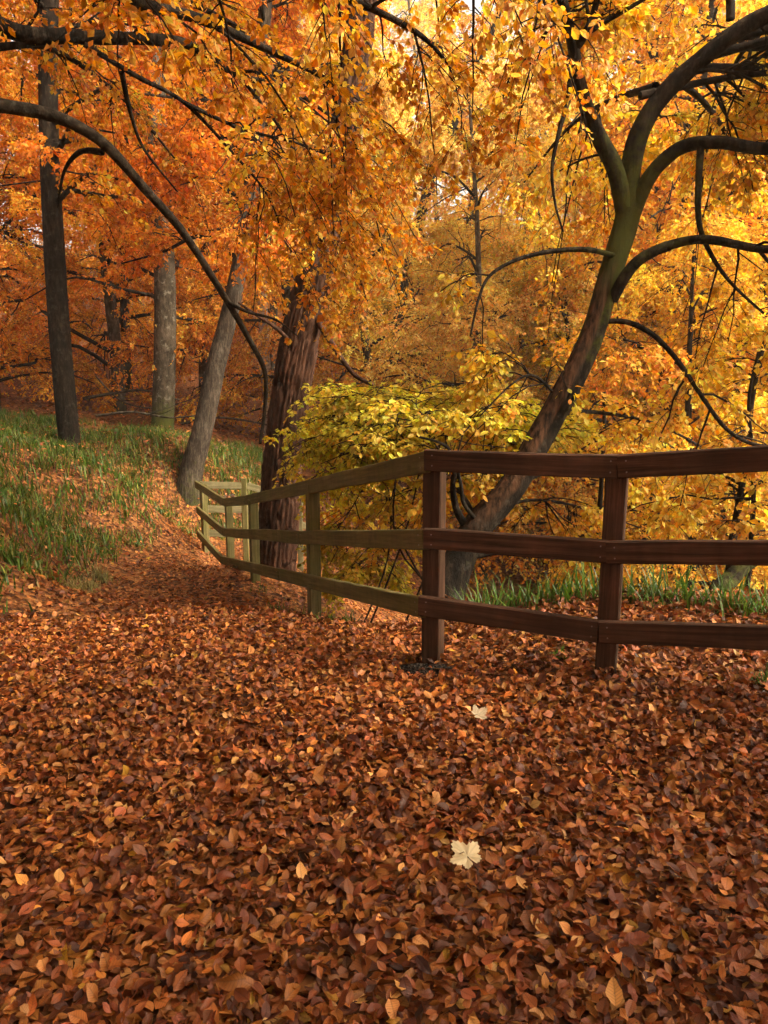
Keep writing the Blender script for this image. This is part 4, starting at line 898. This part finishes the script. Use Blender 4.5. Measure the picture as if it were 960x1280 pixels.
for i, (a, b, Y) in enumerate(tufts): tuft(a, b, Y, .27, 36, LB, 'grass tufts behind the brown rails', seed=200+i, spread=.075)
for i, (a, b, Y) in enumerate([(345, 752, 7.2), (362, 764, 6.6), (378, 772, 6.1), (404, 778, 5.6), (432, 775, 5.4), (326, 742, 7.9)]):
    tuft(a, b, Y, .15, 30, 'short green grass tuft at the foot of the mossy fence', 'grass tufts under the mossy fence', seed=240+i, wd=.008)
tuft(697, 845, 3.75, .10, 30, 'tiny green grass tuft poking through leaves beside the brown post', None, seed=260, wd=.008, spread=.03)
tuft(955, 862, 3.3, .13, 30, 'small green tuft at the foot of the rightmost brown rail', None, seed=261, wd=.008, spread=.03)
STRAW = [(.30, .26, .085), (.22, .20, .06), (.36, .30, .12)]
for i in range(3):
    tuft(95+i*14, 722-i*14, 7.3+i*.35, .17, 210, 'straw coloured patch of dry grass at the left path edge', 'dry grass at the path edge', STRAW, 270+i, .007, .06)

# ------------------------------------------------------------------ small things
def maple_leaf(name, label, px, py, Y, size, col, rotz, tilt, cup, seed):
    r = np.random.default_rng(seed)
    lobes = [(-2.45, .62), (-1.25, .86), (0, 1.0), (1.25, .86), (2.45, .62)]; pts = []
    for i, (a, l) in enumerate(lobes):
        for da, f in ((-.42, .66), (-.34, .78), (-.26, .73), (-.18, .90), (-.09, .86), (0, 1.0), (.09, .86), (.18, .90), (.26, .73), (.34, .78), (.42, .66)):
            pts.append((a+da*1.25, l*f))
        if i < 4: pts.append(((a+lobes[i+1][0])/2, .55))
    pts.append((math.pi, .10)); n = len(pts)
    rings = []
    for f in (.35, .7, 1.0):
        for a, l in pts:
            x_, y_ = l*f*math.cos(a), l*f*math.sin(a); rings.append((x_, y_, cup*(x_*x_+y_*y_)*.5 + .05*math.sin(a*5)*f + r.normal(0, .012)))
    V = np.array([(0, 0, 0)]+rings); i0 = 1+np.arange(n); nx = np.roll(i0, -1)
    tri = np.c_[np.zeros(n, int), i0, nx]; q = np.concatenate([np.c_[i0+n*k, i0+n*(k+1), nx+n*(k+1), nx+n*k] for k in (0, 1)])
    p = P(px, py, Y); b = np.array([p[0], p[1], G(p[0], p[1])+.072]); root = empty(name, b); root.rotation_mode = 'ZYX'; root.rotation_euler = (tilt[0], tilt[1], rotz); root.scale = (size,)*3
    rad = np.hypot(V[:, 0], V[:, 1]); an = np.arctan2(V[:, 1], V[:, 0])
    vein = np.min([np.abs(an-a) for a, _ in lobes], 0); cc = np.array(col)[None]*(1-.18*np.exp(-(vein/.08)**2))[:, None]*np.exp(r.normal(0, .05, (len(V), 1)))
    obj('blade', mesh('blade', V, [tri, q], cc, None, True), M_pale, root)
    g = Geo(); tubes(np.array([[(0, 0, -.01), (-.3, .05, .0), (-.75, .12, .06)]], float), np.array([[.03, .022, .025]]), 6, g); obj('stalk', g.mesh('stalk', True), M_twig, root)
    tag(root, label, 'leaf'); return root
def ground_Y(px, py):
    Y = 2.0
    for _ in range(40):
        p = P(px, py, Y); Y += (p[2]-G(p[0], p[1]))*1.2
    return Y
maple_leaf('sycamore_leaf', 'pale cream sycamore leaf lying flat on the brown leaf carpet', 584, 1097, ground_Y(584, 1097), .072, (.74, .62, .36), 2.2, (.3, -.05), .12, 1)
maple_leaf('sycamore_leaf', 'curled greyish sycamore leaf lying half buried nearer the fence corner post', 596, 912, ground_Y(596, 912), .055, (.58, .47, .30), .6, (.35, .3), .9, 2)
# bare earth at the foot of the corner post
rng = np.random.default_rng(5)
ep = P(532, 832, 3.8); ex, ey = ep[0], ep[1]
na, nr = 26, 6; V = []
for i in range(nr+1):
    for j in range(na):
        a = j*2*math.pi/na; rr = (i/nr)*(.17+.05*math.sin(3*a+1)+.03*rng.random()); xx, yy = ex+rr*math.cos(a)*1.1, ey-.02+rr*math.sin(a)*.8
        V.append((xx, yy, G(xx, yy)+.05*(1-(i/nr)**1.5)-.012 + rng.normal(0, .006)))
V = np.array(V); idx = np.arange((nr+1)*na).reshape(nr+1, na); nx = np.roll(idx, -1, 1); q = np.stack([idx[:-1], idx[1:], nx[1:], nx[:-1]], -1).reshape(-1, 4)
eo = obj('bare_earth', mesh('bare_earth', V, [q], smooth=True), M_earth, kind='structure')
# brushwood on the forest floor behind the bank
def stick(pts, r0, r1, seed, label, twigs=4):
    q = px_line(pts); b = q[0].copy(); b[2] = G(b[0], b[1]); root = empty('fallen_branch', b); r = np.random.default_rng(seed)
    L, rr = branch('limb', q-b, r0, r1, root, M_beech_grey, 8, 24, seed=seed)
    C, ln, rc, _ = grow(resamp(L)[None], np.linspace(r0, r1, 12)[None], twigs, .3, .9, .7, 1.0, -.1, 6, r)
    for i in range(len(C)):
        g = Geo(); tubes(C[i:i+1], np.maximum(radii(rc[i:i+1], 6), .006), 5, g); obj('twig', g.mesh('twig', True), M_twig, root)
    tag(root, label, 'branch')
stick([(105, 498, 20), (140, 492, 19.8), (180, 488, 19.6), (225, 500, 19.5)], .05, .02, 1, 'pale fallen bough arching over the ground by the mossy foot trunk')
stick([(120, 520, 18.5), (165, 515, 18.3), (215, 522, 18.2), (270, 516, 18.0)], .035, .015, 2, 'thin fallen branch lying along the top of the grassy bank')
stick([(225, 530, 20.5), (270, 522, 20.5), (320, 528, 20.5), (365, 540, 20.5)], .04, .02, 3, 'dark fallen branch on rusty leaves behind the leaning rough barked trunk')
stick([(120, 470, 21), (150, 500, 20.8), (190, 510, 20.6), (240, 500, 20.4)], .03, .012, 4, 'crooked dead branch propped behind the slender dark trunk', 6)
# dead stems behind the brown rails
def stem(name, label, pts, r0, r1, mat, seed, moss=.1):
    q = px_line(pts); b = q[0].copy(); b[2] = min(G(b[0], b[1]), b[2]); root = empty(name, b)
    q = np.vstack([b, q])-b; L, r = branch('trunk', q, r0, r1, root, mat, 9, 40, lambda V: np.full(len(V), moss), seed); return root, L, b
for i, (nm, lb, pts, r0, r1, ms) in enumerate([
    ('dead_stem', 'thin dead upright stem behind the brown rails right of the leaning trunk', [(748, 660, 7.5), (752, 600, 7.5), (755, 540, 7.5), (755, 490, 7.5)], .03, .018, .1),
    ('sapling', 'dark forked sapling rising behind the right end of the brown fence', [(914, 690, 6.2), (922, 640, 6.2), (933, 570, 6.25), (940, 500, 6.3), (955, 430, 6.3), (985, 330, 6.3)], .04, .014, .3),
    ('sapling', 'slim dark sapling beside the mossy stump at the right', [(938, 690, 6.0), (942, 620, 6.0), (940, 560, 6.0), (936, 500, 6.0), (948, 440, 6.0)], .026, .01, .1),
    ('mossy_stump', 'mossy leaning stump at the valley edge behind the brown fence', [(898, 742, 5.4), (915, 722, 5.5), (940, 700, 5.6), (975, 682, 5.7)], .09, .05, .42)]):
    root, L, b = stem(nm, lb, pts, r0, r1, M_beech_dark, 300+i, ms); tag(root, lb, 'stump' if 'stump' in nm else 'tree')
    if nm == 'sapling': foliage(root, resamp(L)[None], np.linspace(r0, r1, 12)[None], np.random.default_rng(310+i), YELLOW, [4, 3, 2, 1], (14, .8, 1.1), (7, .35), (4, .16), 5, .06, .4, 1.5, None, s0=.3)

# ------------------------------------------------------------------ haze hanging in the wood
m_, t_, N_, L_ = newmat('warm_haze'); pv = N_('VolumePrincipled'); pv.inputs['Color'].default_value = (1.0, .93, .80, 1); pv.inputs['Density'].default_value = .0016
pv.inputs['Anisotropy'].default_value = .3; L_(pv.outputs[0], N_('OutputMaterial').inputs['Volume'])
hz = [(x_, y_, z_) for z_ in (-12, 48) for y_ in (-60, 160) for x_ in (-130, 130)]
ho = obj('haze', mesh('haze', np.array(hz, float), [np.array([[0, 2, 3, 1], [4, 5, 7, 6], [0, 1, 5, 4], [2, 6, 7, 3], [0, 4, 6, 2], [1, 3, 7, 5]])]), m_, kind='stuff')
ho['label'] = 'thin warm haze between the trees'
